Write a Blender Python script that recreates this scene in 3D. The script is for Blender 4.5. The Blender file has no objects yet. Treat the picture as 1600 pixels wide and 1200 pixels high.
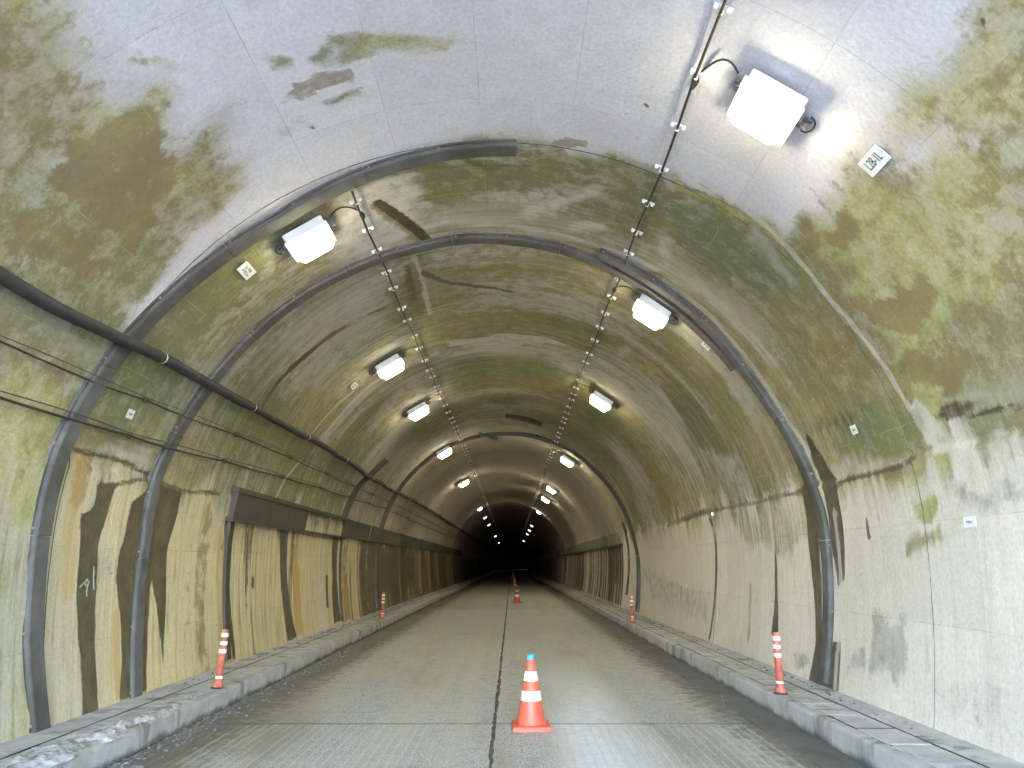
import bpy, bmesh, math, random
import numpy as np
from mathutils import Vector, Matrix

random.seed(7)
PI = math.pi
scene = bpy.context.scene
COL = scene.collection

# ------------------------------------------------------------------ camera
F_PX, VPX, VPY = 1150.0, 799.0, 882.0          # focal length and vanishing point, in photograph pixels
PITCH = math.atan((VPY - 600.0) / F_PX)
YAW = -(800.0 - VPX) / F_PX
CAM = Vector((0.2, 0.0, 1.6))
cam_d = bpy.data.cameras.new('camera')
cam = bpy.data.objects.new('camera', cam_d)
COL.objects.link(cam)
cam.location = CAM
cam.rotation_euler = (PI / 2 + PITCH, 0, YAW)
cam_d.sensor_width = 36.0
cam_d.lens = 36.0 * F_PX / 1600.0
cam_d.clip_start = 0.05
cam_d.clip_end = 3000.0
scene.camera = cam
CAM_R = cam.rotation_euler.to_matrix()

# ------------------------------------------------------------------ sky, sun, exposure
SUN_EL, SUN_AZ = math.radians(30), math.radians(20)   # the sun stands behind the hill, the portal lies in its shade
world = bpy.data.worlds.new('World')
scene.world = world
world.use_nodes = True
wn = world.node_tree.nodes
wl = world.node_tree.links
bg = wn['Background']
sky = wn.new('ShaderNodeTexSky')
sky.sky_type = 'NISHITA'
sky.sun_disc = False
sky.sun_elevation = SUN_EL
sky.sun_rotation = SUN_AZ
sky.altitude = 300
sky.dust_density = 2.0
wl.new(sky.outputs[0], bg.inputs[0])
bg.inputs[1].default_value = 0.15
sun_d = bpy.data.lights.new('sun', 'SUN')
sun_d.energy = 2.0
sun_d.angle = math.radians(0.5)
sun_d.color = (1.0, 0.95, 0.88)
sun = bpy.data.objects.new('sun', sun_d)
COL.objects.link(sun)
sdir = Vector((math.sin(SUN_AZ) * math.cos(SUN_EL), math.cos(SUN_AZ) * math.cos(SUN_EL), math.sin(SUN_EL)))
sun.rotation_euler = sdir.to_track_quat('Z', 'Y').to_euler()
sun.location = (-20, -20, 30)
vs = scene.view_settings
vs.view_transform = 'Standard'
vs.look = 'None'
vs.gamma = 1.0
vs.use_curve_mapping = False
vs.exposure = 5.7
scene.cycles.use_denoising = True
scene.cycles.max_bounces = 6
scene.cycles.diffuse_bounces = 4
scene.cycles.glossy_bounces = 2
scene.cycles.caustics_reflective = False
scene.cycles.caustics_refractive = False
scene.cycles.use_adaptive_sampling = True
scene.cycles.adaptive_threshold = 0.03
scene.cycles.sample_clamp_indirect = 8.0
LAMP_NEAR, LAMP_MID, LAMP_FAR = 1.35, 1.8, 0.12         # radiance of the lit glasses

# ------------------------------------------------------------------ tunnel geometry helpers
R, ZC, RW = 4.10, 1.88, 9.40                   # crown radius and its centre height, side-wall radius
S_SPRING = R * PI / 2
S_END = S_SPRING + math.asin((ZC + 0.10) / RW) * RW
S_KERB = S_SPRING + math.asin((ZC - 0.20) / RW) * RW
PORTAL_Y, END_Y = -3.4, 520.0
KERB_X, KERB_H = 3.10, 0.20


def bend(y):                                   # the bore curves away far inside the hill, bend added to shut out far-end daylight
    return 0.0 if y < 170 else (y - 170) ** 2 / 700.0


def prof(s):
    a = abs(s)
    sg = 1.0 if s >= 0 else -1.0
    if a <= S_SPRING:
        t = a / R
        return sg * R * math.sin(t), ZC + R * math.cos(t), -sg * math.sin(t), -math.cos(t)
    t = (a - S_SPRING) / RW
    return sg * ((R - RW) + RW * math.cos(t)), ZC - RW * math.sin(t), -sg * math.cos(t), math.sin(t)


def W(s, y, off=0.0):
    x, z, nx, nz = prof(s)
    return Vector((x + nx * off + bend(y), y, z + nz * off))


def frame_at(s, y, off=0.0):
    """local X along +s, Y along the tunnel, Z out of the room into the lining"""
    x, z, nx, nz = prof(s)
    zax = Vector((-nx, 0, -nz))
    yax = Vector((0, 1, 0))
    xax = yax.cross(zax)
    m = Matrix((xax, yax, zax)).transposed().to_4x4()
    m.translation = W(s, y, off)
    return m


def half(z):
    if z >= ZC:
        return math.sqrt(max(0.0, R * R - (z - ZC) ** 2))
    return (R - RW) + math.sqrt(RW * RW - (z - ZC) ** 2)


def ray(px, py):
    d = Vector(((px - 800.0) / F_PX, (600.0 - py) / F_PX, -1.0))
    return CAM_R @ d


def sy(px, py):
    """photograph pixel -> (s, y) where its line of sight meets the lining"""
    d = ray(px, py)
    lo, hi = 0.0, 400.0
    for _ in range(50):
        m = (lo + hi) / 2
        p = CAM + d * m
        ins = (p.x ** 2 + (p.z - ZC) ** 2 < R * R) if p.z >= ZC else (p.z > -0.1 and abs(p.x) < half(p.z))
        if ins:
            lo = m
        else:
            hi = m
    p = CAM + d * lo
    if p.z >= ZC:
        s = math.copysign(math.acos(max(-1, min(1, (p.z - ZC) / R))) * R, p.x)
    else:
        s = math.copysign(S_SPRING + math.asin((ZC - p.z) / RW) * RW, p.x)
    return s, p.y


# ------------------------------------------------------------------ object helpers
def tag(o, label=None, cat=None, group=None, kind=None):
    if label: o['label'] = label
    if cat: o['category'] = cat
    if group: o['group'] = group
    if kind: o['kind'] = kind
    return o


def link(o, parent=None):
    COL.objects.link(o)
    if parent is not None:
        o.parent = parent
    return o


def empty(name, loc=(0, 0, 0)):
    o = bpy.data.objects.new(name, None)
    o.empty_display_size = 0.2
    o.location = loc
    return link(o)


class MB:
    """collects simple shapes into one mesh"""
    def __init__(self):
        self.v, self.f = [], []

    def add(self, vs_, fs_):
        n = len(self.v)
        self.v += [tuple(p) for p in vs_]
        self.f += [tuple(i + n for i in q) for q in fs_]
        return self

    def box(self, x0, x1, y0, y1, z0, z1, m=None):
        p = [Vector(q) for q in ((x0, y0, z0), (x1, y0, z0), (x1, y1, z0), (x0, y1, z0),
                                 (x0, y0, z1), (x1, y0, z1), (x1, y1, z1), (x0, y1, z1))]
        if m is not None:
            p = [m @ q for q in p]
        return self.add(p, [(0, 3, 2, 1), (4, 5, 6, 7), (0, 1, 5, 4), (1, 2, 6, 5), (2, 3, 7, 6), (3, 0, 4, 7)])

    def cbox(self, x0, x1, y0, y1, z0, z1, c, m=None):
        """box with its upper edges chamfered"""
        p = [Vector(q) for q in ((x0, y0, z0), (x1, y0, z0), (x1, y1, z0), (x0, y1, z0),
                                 (x0, y0, z1 - c), (x1, y0, z1 - c), (x1, y1, z1 - c), (x0, y1, z1 - c),
                                 (x0 + c, y0 + c, z1), (x1 - c, y0 + c, z1), (x1 - c, y1 - c, z1), (x0 + c, y1 - c, z1))]
        if m is not None:
            p = [m @ q for q in p]
        f = [(0, 3, 2, 1), (8, 9, 10, 11)]
        for k in range(4):
            j = (k + 1) % 4
            f += [(k, j, 4 + j, 4 + k), (4 + k, 4 + j, 8 + j, 8 + k)]
        return self.add(p, f)

    def lathe(self, prof_, n=20, m=None):
        vs_, fs_ = [], []
        for r, z in prof_:
            for k in range(n):
                a = 2 * PI * k / n
                vs_.append(Vector((r * math.cos(a), r * math.sin(a), z)))
        L = len(prof_)
        for i in range(L - 1):
            for k in range(n):
                j = (k + 1) % n
                fs_.append((i * n + k, i * n + j, (i + 1) * n + j, (i + 1) * n + k))
        fs_.append(tuple(range(n - 1, -1, -1)))
        fs_.append(tuple((L - 1) * n + k for k in range(n)))
        if m is not None:
            vs_ = [m @ q for q in vs_]
        return self.add(vs_, fs_)

    def tube(self, pts, r, n=8):
        pts = [Vector(p) for p in pts]
        vs_, fs_ = [], []
        up = Vector((0, 0, 1))
        for i, p in enumerate(pts):
            t = (pts[min(i + 1, len(pts) - 1)] - pts[max(i - 1, 0)]).normalized()
            a = t.cross(up)
            if a.length < 1e-3:
                a = t.cross(Vector((1, 0, 0)))
            a.normalize()
            b = a.cross(t)
            rr = r[i] if isinstance(r, (list, tuple)) else r
            for k in range(n):
                th = 2 * PI * k / n
                vs_.append(p + a * (rr * math.cos(th)) + b * (rr * math.sin(th)))
        for i in range(len(pts) - 1):
            for k in range(n):
                j = (k + 1) % n
                fs_.append((i * n + k, i * n + j, (i + 1) * n + j, (i + 1) * n + k))
        fs_.append(tuple(range(n - 1, -1, -1)))
        fs_.append(tuple((len(pts) - 1) * n + k for k in range(n)))
        return self.add(vs_, fs_)

    def mesh(self, name, mat, smooth=False):
        me = bpy.data.meshes.new(name)
        me.from_pydata(self.v, [], self.f)
        me.materials.append(mat)
        if smooth:
            me.polygons.foreach_set('use_smooth', [True] * len(me.polygons))
        me.update()
        return me

    def build(self, name, mat, parent=None, smooth=False):
        o = bpy.data.objects.new(name, self.mesh(name, mat, smooth))
        return link(o, parent)


def inst(name, me, mtx, parent=None):
    o = bpy.data.objects.new(name, me)
    o.matrix_world = mtx
    link(o)
    if parent is not None:
        o.parent = parent
        o.matrix_parent_inverse = parent.matrix_world.inverted() if parent.parent is None else Matrix()
        o.matrix_basis = mtx
    return o


def smooth_by_angle(o, deg=40):
    me = o.data
    me.polygons.foreach_set('use_smooth', [True] * len(me.polygons))
    bm = bmesh.new(); bm.from_mesh(me)
    for e in bm.edges:
        if len(e.link_faces) == 2 and e.calc_face_angle(0) > math.radians(deg):
            e.smooth = False
    bm.to_mesh(me); bm.free()
    return o


# ------------------------------------------------------------------ material helpers
class NT:
    def __init__(self, name):
        self.mat = bpy.data.materials.new(name)
        self.mat.use_nodes = True
        self.t = self.mat.node_tree
        self.n, self.l = self.t.nodes, self.t.links
        self.bsdf = self.n['Principled BSDF']

    def _in(self, sock, v):
        if v is None: return
        if hasattr(v, 'is_linked') or isinstance(v, bpy.types.NodeSocket):
            self.l.new(v, sock)
        else:
            if sock.type == 'RGBA' and len(v) == 3: v = (*v, 1.0)
            sock.default_value = v

    def math(self, op, a, b=None, c=None, clamp=False):
        n = self.n.new('ShaderNodeMath'); n.operation = op; n.use_clamp = clamp
        self._in(n.inputs[0], a); self._in(n.inputs[1], b); self._in(n.inputs[2], c)
        return n.outputs[0]

    def mix(self, f, a, b, blend='MIX'):
        n = self.n.new('ShaderNodeMix'); n.data_type = 'RGBA'; n.blend_type = blend
        self._in(n.inputs[0], f); self._in(n.inputs[6], a); self._in(n.inputs[7], b)
        return n.outputs[2]

    def rng(self, v, a, b, c=0.0, d=1.0, smooth=True):
        n = self.n.new('ShaderNodeMapRange')
        n.interpolation_type = 'SMOOTHSTEP' if smooth else 'LINEAR'
        self._in(n.inputs[0], v)
        for i, q in enumerate((a, b, c, d)): self._in(n.inputs[i + 1], q)
        return n.outputs[0]

    def noise(self, vec, scale, detail=4.0, rough=0.55, dist=0.0):
        n = self.n.new('ShaderNodeTexNoise')
        self._in(n.inputs['Vector'], vec)
        n.inputs['Scale'].default_value = scale
        n.inputs['Detail'].default_value = detail
        n.inputs['Roughness'].default_value = rough
        n.inputs['Distortion'].default_value = dist
        return n.outputs[0]

    def scl(self, vec, x, y, z=1.0, off=(0, 0, 0)):
        n = self.n.new('ShaderNodeMapping')
        self._in(n.inputs[0], vec)
        n.inputs['Scale'].default_value = (x, y, z)
        n.inputs['Location'].default_value = off
        return n.outputs[0]

    def pos(self):
        return self.n.new('ShaderNodeNewGeometry').outputs['Position']

    def xyz(self, v):
        n = self.n.new('ShaderNodeSeparateXYZ'); self._in(n.inputs[0], v)
        return n.outputs

    def attr(self, name):
        n = self.n.new('ShaderNodeAttribute'); n.attribute_name = name
        s = self.n.new('ShaderNodeSeparateColor'); self.l.new(n.outputs['Color'], s.inputs[0])
        return n.outputs['Color'], s.outputs[0], s.outputs[1], s.outputs[2], n.outputs['Alpha']

    def bump(self, h, strength=0.3, dist=0.02):
        n = self.n.new('ShaderNodeBump')
        n.inputs['Strength'].default_value = strength
        n.inputs['Distance'].default_value = dist
        self._in(n.inputs['Height'], h)
        self.l.new(n.outputs[0], self.bsdf.inputs['Normal'])

    def out(self, col=None, rough=None, metal=None, spec=None):
        self._in(self.bsdf.inputs['Base Color'], col)
        self._in(self.bsdf.inputs['Roughness'], rough)
        self._in(self.bsdf.inputs['Metallic'], metal)
        self._in(self.bsdf.inputs['Specular IOR Level'], spec)
        return self.mat


def simple(name, col, rough=0.6, metal=0.0, var=0.25, scale=8.0, dirt=None, dirt_amt=0.5, bump=0.0):
    m = NT(name)
    p = m.pos()
    n1 = m.noise(p, scale, 6, 0.6)
    c = m.mix(m.rng(n1, 0.3, 0.7), [k * (1 - var) for k in col], [min(1, k * (1 + var)) for k in col])
    if dirt:
        n2 = m.noise(p, scale * 0.45, 8, 0.65)
        c = m.mix(m.math('MULTIPLY', m.rng(n2, 0.45, 0.65), dirt_amt), c, dirt)
    if bump:
        m.bump(m.noise(p, scale * 6, 5, 0.6), bump, 0.01)
    return m.out(c, m.rng(n1, 0.2, 0.8, max(0.05, rough - .12), min(1, rough + .12)), metal)


def emit(name, col, strength):
    m = NT(name)
    m.bsdf.inputs['Base Color'].default_value = (0.8, 0.8, 0.78, 1)
    m.bsdf.inputs['Emission Color'].default_value = (*col, 1)
    m.bsdf.inputs['Emission Strength'].default_value = strength
    return m.mat


def lining_material():
    m = NT('stained_concrete_lining')
    uv = m.n.new('ShaderNodeUVMap').outputs[0]
    tint, _, _, _, hue = m.attr('tint')
    _, moss, brown, dark, ochre = m.attr('stain_a')
    _, white, damp, streak, blotch = m.attr('stain_b')

    def con(v, k=0.22):
        return m.rng(v, 0.5 - k, 0.5 + k, 0.0, 1.0, False)
    iso = con(m.noise(uv, 1.9, 6, 0.64))
    iso2 = con(m.noise(m.scl(uv, 1, 1, 1, (31, 7, 0)), 4.6, 6, 0.68))
    run = con(m.noise(m.scl(uv, 0.8, 4.8), 1.0, 6, 0.66, 0.3))         # drawn out along the run of the water
    run2 = con(m.noise(m.scl(uv, 0.35, 12.0, 1, (5, 3, 0)), 1.0, 5, 0.64))
    fine = con(m.noise(uv, 26.0, 3, 0.7))
    pores = m.noise(uv, 90.0, 1, 0.7)
    inv = m.math('SUBTRACT', 1.0, blotch)
    mixn = m.math('ADD', m.math('MULTIPLY', iso, blotch), m.math('MULTIPLY', run, inv))
    mixn2 = m.math('ADD', m.math('MULTIPLY', iso2, blotch), m.math('MULTIPLY', m.math('ADD', m.math('MULTIPLY', run2, 0.6), m.math('MULTIPLY', iso2, 0.4)), inv))

    def thr(mask, noise, amp, w):
        v = m.math('ADD', mask, m.math('MULTIPLY', m.math('SUBTRACT', noise, 0.5), amp))
        return m.rng(v, 0.5 - w, 0.5 + w)

    def gain(c, f, lo, hi):
        g_ = m.rng(f, 0.0, 1.0, lo, hi, False)
        cc = m.n.new('ShaderNodeCombineColor')
        for i in range(3): m.l.new(g_, cc.inputs[i])
        return m.mix(1.0, c, cc.outputs[0], 'MULTIPLY')
    # form boards: each cast panel a slightly different tone, dark seams between
    br = m.n.new('ShaderNodeTexBrick')
    m.l.new(m.scl(uv, 1, 1, 1, (0.35, 0.2, 0)), br.inputs['Vector'])
    br.inputs['Color1'].default_value = (0.95, 0.95, 0.95, 1)
    br.inputs['Color2'].default_value = (1.04, 1.04, 1.04, 1)
    br.inputs['Mortar'].default_value = (0.98, 0.98, 0.98, 1)
    br.inputs['Scale'].default_value = 1.0
    br.inputs['Mortar Size'].default_value = 0.006
    br.inputs['Mortar Smooth'].default_value = 0.6
    br.inputs['Brick Width'].default_value = 0.92
    br.inputs['Row Height'].default_value = 1.83
    br.offset = 0.0
    # bare concrete: cement tone, mottled and speckled
    rough_part = m.math('ADD', 0.35, m.math('MULTIPLY', moss, 0.75))
    mott = m.math('ADD', 0.5, m.math('MULTIPLY', m.math('SUBTRACT', m.math('ADD', m.math('MULTIPLY', iso2, 0.6), m.math('MULTIPLY', mixn, 0.4)), 0.5), rough_part))
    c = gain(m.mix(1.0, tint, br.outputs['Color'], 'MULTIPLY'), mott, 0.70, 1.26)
    c = gain(c, fine, 0.86, 1.12)
    # runs of rusty and grey water
    runc = m.mix(hue, (0.20, 0.140, 0.06), (0.15, 0.145, 0.11))
    c = m.mix(m.math('MULTIPLY', m.rng(run2, 0.40, 0.95), m.math('MULTIPLY', streak, 0.8)), c, runc)
    c = m.mix(m.math('MULTIPLY', m.rng(run, 0.62, 0.95), m.math('MULTIPLY', streak, 0.55)), c, (0.36, 0.25, 0.10))
    c = m.mix(m.math('MULTIPLY', m.rng(run2, 0.30, 0.0), m.math('MULTIPLY', streak, 0.5)), c, (0.56, 0.52, 0.44))
    # damp grey patches
    fd = thr(damp, iso2, 0.7, 0.25)
    c = m.mix(m.math('MULTIPLY', fd, m.rng(iso2, 0, 1, 0.3, 0.7)), c, (0.20, 0.19, 0.17))
    # moss and algae
    fm = thr(moss, mixn, 0.95, 0.30)
    fm2 = thr(m.math('SUBTRACT', moss, 0.10), mixn2, 1.05, 0.25)
    hv = m.math('ADD', hue, m.math('MULTIPLY', m.math('SUBTRACT', iso, 0.5), 0.35))
    rp = m.n.new('ShaderNodeValToRGB')
    for i, (p_, col_) in enumerate(((0.0, (0.105, 0.130, 0.034)), (0.30, (0.165, 0.170, 0.036)), (0.55, (0.215, 0.170, 0.052)), (0.78, (0.34, 0.325, 0.085)), (1.0, (0.40, 0.345, 0.145)))):
        e_ = rp.color_ramp.elements[i] if i < 2 else rp.color_ramp.elements.new(p_)
        e_.position = p_; e_.color = (*col_, 1)
    m.l.new(hv, rp.inputs[0])
    mc = rp.outputs[0]
    mc = gain(mc, mixn2, 1.30, 0.60)
    mc = gain(mc, fine, 0.75, 1.25)
    c = m.mix(m.math('MULTIPLY', fm, 0.55), c, mc)
    c = m.mix(m.math('MULTIPLY', fm2, 0.66), c, mc)
    # brown lichen
    fb = thr(brown, iso2, 0.95, 0.22)
    bc = m.mix(iso, (0.160, 0.108, 0.044), (0.275, 0.205, 0.090))
    c = m.mix(m.math('MULTIPLY', fb, m.rng(mixn2, 0, 1, 0.92, 0.5)), c, bc)
    # ochre iron stain
    fo = thr(ochre, run2, 0.55, 0.35)
    c = m.mix(m.math('MULTIPLY', fo, m.rng(run2, 0, 1, 0.85, 0.45)), c, (0.50, 0.29, 0.075))
    # wet black runs
    fk = thr(m.math('ADD', dark, 0.06), m.math('ADD', m.math('MULTIPLY', iso2, 0.5), m.math('MULTIPLY', run2, 0.5)), 0.62, 0.16)
    kc = m.mix(m.math('ADD', m.math('MULTIPLY', run, 0.6), m.math('MULTIPLY', run2, 0.4)), (0.013, 0.011, 0.005), (0.092, 0.066, 0.028))
    c = m.mix(m.math('MULTIPLY', fk, m.rng(iso2, 0, 1, 0.96, 0.82)), c, kc)
    # lime bloom
    fw = thr(white, iso2, 0.75, 0.25)
    c = m.mix(m.math('MULTIPLY', fw, m.rng(mixn2, 0, 1, 0.85, 0.30)), c, (0.60, 0.56, 0.545))
    seam = m.math('MULTIPLY', br.outputs['Fac'], m.rng(iso, 0.25, 0.7))
    c = m.mix(m.math('MULTIPLY', seam, m.rng(fm2, 0, 1, 0.26, 0.5)), c, m.mix(fm2, (0.10, 0.095, 0.06), (0.42, 0.41, 0.20)))
    # bug holes
    ph = m.rng(pores, 0.70, 0.78)
    c = m.mix(m.math('MULTIPLY', ph, 0.35), c, (0.08, 0.07, 0.05))
    h = m.math('SUBTRACT', fine, m.math('MULTIPLY', br.outputs['Fac'], 0.5))
    m.bump(h, 0.40, 0.008)
    rough = m.math('SUBTRACT', 0.88, m.math('MULTIPLY', fk, 0.45))
    return m.out(c, rough, 0.0, 0.35)


def road_material():
    m = NT('worn_road_concrete')
    p = m.pos()
    x, y, z = m.xyz(p)
    agg = m.noise(p, 46.0, 4, 0.75)
    mid = m.noise(p, 6.5, 5, 0.62)
    big = m.noise(m.scl(p, 1.1, 0.22, 1), 1.0, 6, 0.6)
    lane = m.noise(m.scl(p, 2.3, 0.05, 1), 1.0, 5, 0.6)
    c = m.mix(m.rng(agg, 0.36, 0.64), (0.165, 0.162, 0.157), (0.58, 0.57, 0.56))
    c = m.mix(m.math('MULTIPLY', m.rng(mid, 0.42, 0.7), 0.42), c, (0.19, 0.17, 0.12))
    c = m.mix(m.math('MULTIPLY', m.rng(lane, 0.42, 0.66), 0.5), c, (0.43, 0.40, 0.31))   # dusty wheel tracks
    c = m.mix(m.math('MULTIPLY', m.rng(big, 0.5, 0.66), 0.55), c, (0.17, 0.14, 0.08))     # brown wet film
    # worn track of the right lane, lightened further to paint in lamp sheen
    tx = m.math('ABSOLUTE', m.math('SUBTRACT', x, m.math('ADD', 1.05, m.math('MULTIPLY', m.math('SUBTRACT', big, 0.5), 1.2))))
    tf = m.math('MULTIPLY', m.rng(tx, 0.55, 0.12), m.rng(y, 15.0, 8.0))
    c = m.mix(m.math('MULTIPLY', tf, m.rng(mid, 0.3, 0.7, 0.45, 0.9)), c, (0.66, 0.665, 0.69))
    # mud film along the edges
    ex = m.rng(m.math('ADD', m.math('ABSOLUTE', x), m.math('MULTIPLY', m.math('SUBTRACT', mid, 0.5), 0.9)), 2.15, 2.7)
    c = m.mix(m.math('MULTIPLY', ex, 0.75), c, (0.075, 0.062, 0.038))
    # saw-cut grooves up to the first cross joint
    g = m.math('FRACT', m.math('MULTIPLY', m.math('ADD', x, 10.0), 11.5))
    gl = m.rng(m.math('ABSOLUTE', m.math('SUBTRACT', g, 0.5)), 0.24, 0.12)
    gm = m.math('MULTIPLY', m.rng(y, 8.24, 8.14), m.rng(m.math('ABSOLUTE', m.math('SUBTRACT', m.math('ABSOLUTE', x), 1.62)), 1.05, 0.95))
    gm = m.math('MULTIPLY', gm, m.rng(m.noise(m.scl(p, 5.0, 0.9, 1), 1.0, 5, 0.6), 0.34, 0.5))
    gf = m.math('MULTIPLY', gl, gm)
    c = m.mix(m.math('MULTIPLY', gf, 0.40), c, (0.48, 0.48, 0.48))
    chips = m.rng(m.noise(p, 120.0, 2, 0.6), 0.68, 0.74)
    c = m.mix(m.math('MULTIPLY', chips, 0.6), c, (0.48, 0.46, 0.42))
    h = m.math('SUBTRACT', agg, m.math('MULTIPLY', gl, m.math('MULTIPLY', m.rng(y, 8.24, 8.14), 0.8)))
    m.bump(h, 0.55, 0.008)
    return m.out(c, m.rng(big, 0.4, 0.66, 0.72, 0.46), 0.0, 0.4)


def kerb_material(name, light, seed):
    m = NT(name)
    p = m.pos()
    x, y, z = m.xyz(p)
    ps = m.scl(p, 1, 1, 1, (seed, seed * 2.3, 0))
    n1 = m.noise(ps, 3.0, 8, 0.62)
    n2 = m.noise(ps, 30.0, 5, 0.7)
    n3 = m.noise(m.scl(ps, 2.2, 3.0, 0.5), 1.0, 6, 0.6)
    c = m.mix(m.rng(n1, 0.3, 0.7), [k * 0.72 for k in light], [k * 1.12 for k in light])
    c = m.mix(m.math('MULTIPLY', m.rng(n2, 0.3, 0.7), 0.4), c, [k * 0.7 for k in light])
    c = m.mix(m.math('MULTIPLY', m.rng(n3, 0.54, 0.66), 0.6), c, (0.085, 0.074, 0.045))
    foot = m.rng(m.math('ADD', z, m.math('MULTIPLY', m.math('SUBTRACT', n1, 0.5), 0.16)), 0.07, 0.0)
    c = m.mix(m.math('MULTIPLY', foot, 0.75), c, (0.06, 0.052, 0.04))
    m.bump(m.math('ADD', n2, n1), 0.45, 0.01)
    return m.out(c, 0.85, 0.0, 0.3)


M = {}
M['lining'] = lining_material()
M['road'] = road_material()
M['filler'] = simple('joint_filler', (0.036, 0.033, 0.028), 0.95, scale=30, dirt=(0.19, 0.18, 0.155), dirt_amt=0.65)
M['gutter'] = simple('gutter_screed', (0.095, 0.096, 0.10), 0.5, scale=4, dirt=(0.055, 0.05, 0.042), dirt_amt=0.7, bump=0.2)
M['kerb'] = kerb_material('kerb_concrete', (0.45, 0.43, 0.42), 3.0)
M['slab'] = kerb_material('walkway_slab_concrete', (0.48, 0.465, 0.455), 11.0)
M['steel'] = simple('galvanised_cover', (0.112, 0.104, 0.100), 0.9, 0.0, 0.25, 2.6, (0.05, 0.045, 0.036), 0.75)
M['steel_dark'] = simple('damp_cover_steel', (0.066, 0.060, 0.044), 0.6, 0.1, 0.2, 3.0, (0.055, 0.05, 0.03), 0.6)
M['bolt'] = simple('rusty_bolt', (0.34, 0.22, 0.17), 0.6, 0.4, 0.2, 40)
M['rubber'] = simple('black_rubber_sheath', (0.024, 0.023, 0.026), 0.68, 0.0, 0.2, 5.0, (0.06, 0.055, 0.045), 0.3)
M['wire'] = simple('dusty_black_wire', (0.028, 0.025, 0.02), 0.6, 0, 0.3, 9)
M['porcelain'] = simple('white_cleat', (0.88, 0.84, 0.83), 0.35, 0, 0.08, 20)
M['white_metal'] = simple('white_enamel', (0.78, 0.77, 0.78), 0.4, 0.0, 0.05, 6, (0.55, 0.52, 0.46), 0.35)
M['bracket'] = simple('bracket_steel', (0.20, 0.18, 0.19), 0.5, 0.5, 0.2, 12)
M['orange'] = simple('orange_plastic', (0.68, 0.105, 0.055), 0.5, 0, 0.16, 9, (0.26, 0.075, 0.05), 0.6)
M['orange2'] = simple('faded_orange_plastic', (0.60, 0.135, 0.085), 0.6, 0, 0.25, 11, (0.17, 0.08, 0.055), 0.75)
M['tape'] = simple('white_reflective_tape', (0.84, 0.83, 0.83), 0.4, 0, 0.06, 16, (0.46, 0.43, 0.39), 0.5)
M['blue'] = simple('blue_plastic', (0.03, 0.36, 0.66), 0.4, 0, 0.1, 20)
M['foot'] = simple('black_foot', (0.02, 0.02, 0.025), 0.6)
M['plate'] = simple('white_plate', (0.74, 0.75, 0.78), 0.45, 0, 0.05, 9, (0.5, 0.5, 0.46), 0.3)
M['ink'] = simple('black_ink', (0.02, 0.02, 0.03), 0.6)
M['ink_faded'] = simple('faded_ink', (0.20, 0.21, 0.21), 0.7)
M['chalk'] = simple('white_chalk', (0.30, 0.305, 0.25), 0.9, 0, 0.25, 60)
M['snow'] = simple('dirty_snow', (0.46, 0.44, 0.44), 0.8, 0, 0.3, 18, (0.15, 0.135, 0.12), 0.85, 0.6)
M['grit'] = simple('icy_grit', (0.20, 0.19, 0.185), 0.8, 0, 0.5, 25, (0.10, 0.09, 0.07), 0.7)
M['grit_pale'] = simple('grey_slush', (0.17, 0.165, 0.165), 0.7, 0, 0.4, 25, (0.07, 0.062, 0.052), 0.8)
M['ground'] = simple('snowy_ground', (0.62, 0.62, 0.64), 0.9, 0, 0.15, 0.6, (0.25, 0.22, 0.16), 0.5)
M['portal'] = simple('portal_concrete', (0.36, 0.35, 0.33), 0.9, 0, 0.2, 1.2, (0.16, 0.15, 0.11), 0.5, 0.3)
M['hill'] = simple('winter_hillside', (0.16, 0.13, 0.08), 0.95, 0, 0.4, 0.4, (0.5, 0.5, 0.52), 0.5)
LENS_COL = (1.0, 0.92, 0.62)
M['lens_near'] = emit('lit_glass_strong', LENS_COL, LAMP_NEAR)
M['lens_mid'] = emit('lit_glass', LENS_COL, LAMP_MID)
M['lens_far'] = emit('lit_glass_dim', (1.0, 0.98, 0.86), LAMP_FAR)
M['reflector'] = simple('white_reflector', (0.9, 0.9, 0.9), 0.3)


# ------------------------------------------------------------------ stain map of the lining
def hash2(ix, iy, seed):
    h = (ix.astype(np.int64) * 374761393 + iy.astype(np.int64) * 668265263 + seed * 974634777) & 0xffffffff
    h = ((h ^ (h >> 13)) * 1274126177) & 0xffffffff
    return ((h ^ (h >> 16)) & 0xffff) / 65535.0


def vnoise(x, y, seed=0, octaves=4):
    out = np.zeros(np.broadcast(x, y).shape)
    amp, tot = 1.0, 0.0
    for o in range(octaves):
        fx, fy = x * 2 ** o, y * 2 ** o
        ix, iy = np.floor(fx), np.floor(fy)
        tx, ty = fx - ix, fy - iy
        tx, ty = tx * tx * (3 - 2 * tx), ty * ty * (3 - 2 * ty)
        a = hash2(ix, iy, seed + o); b = hash2(ix + 1, iy, seed + o)
        c = hash2(ix, iy + 1, seed + o); d = hash2(ix + 1, iy + 1, seed + o)
        out += amp * ((a * (1 - tx) + b * tx) * (1 - ty) + (c * (1 - tx) + d * tx) * ty)
        tot += amp
        amp *= 0.55
    return out / tot


def sstep(v, a, b):
    t = np.clip((v - a) / (b - a), 0, 1)
    return t * t * (3 - 2 * t)


STAINS = []      # (mask name, value, softness, polygon in (s, y)) or polylines with a width


def poly(mask, px, val=1.0, soft=0.10, mode='max'):
    STAINS.append(('poly', mask, val, soft, mode, [sy(*q) for q in px]))


def line(mask, px, width, val=1.0, soft=0.05, mode='max'):
    STAINS.append(('line', mask, val, soft, mode, [sy(*q) for q in px], width))


def line_sy(mask, pts, width, val=1.0, soft=0.05, mode='max'):
    STAINS.append(('line', mask, val, soft, mode, pts, width))


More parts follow.
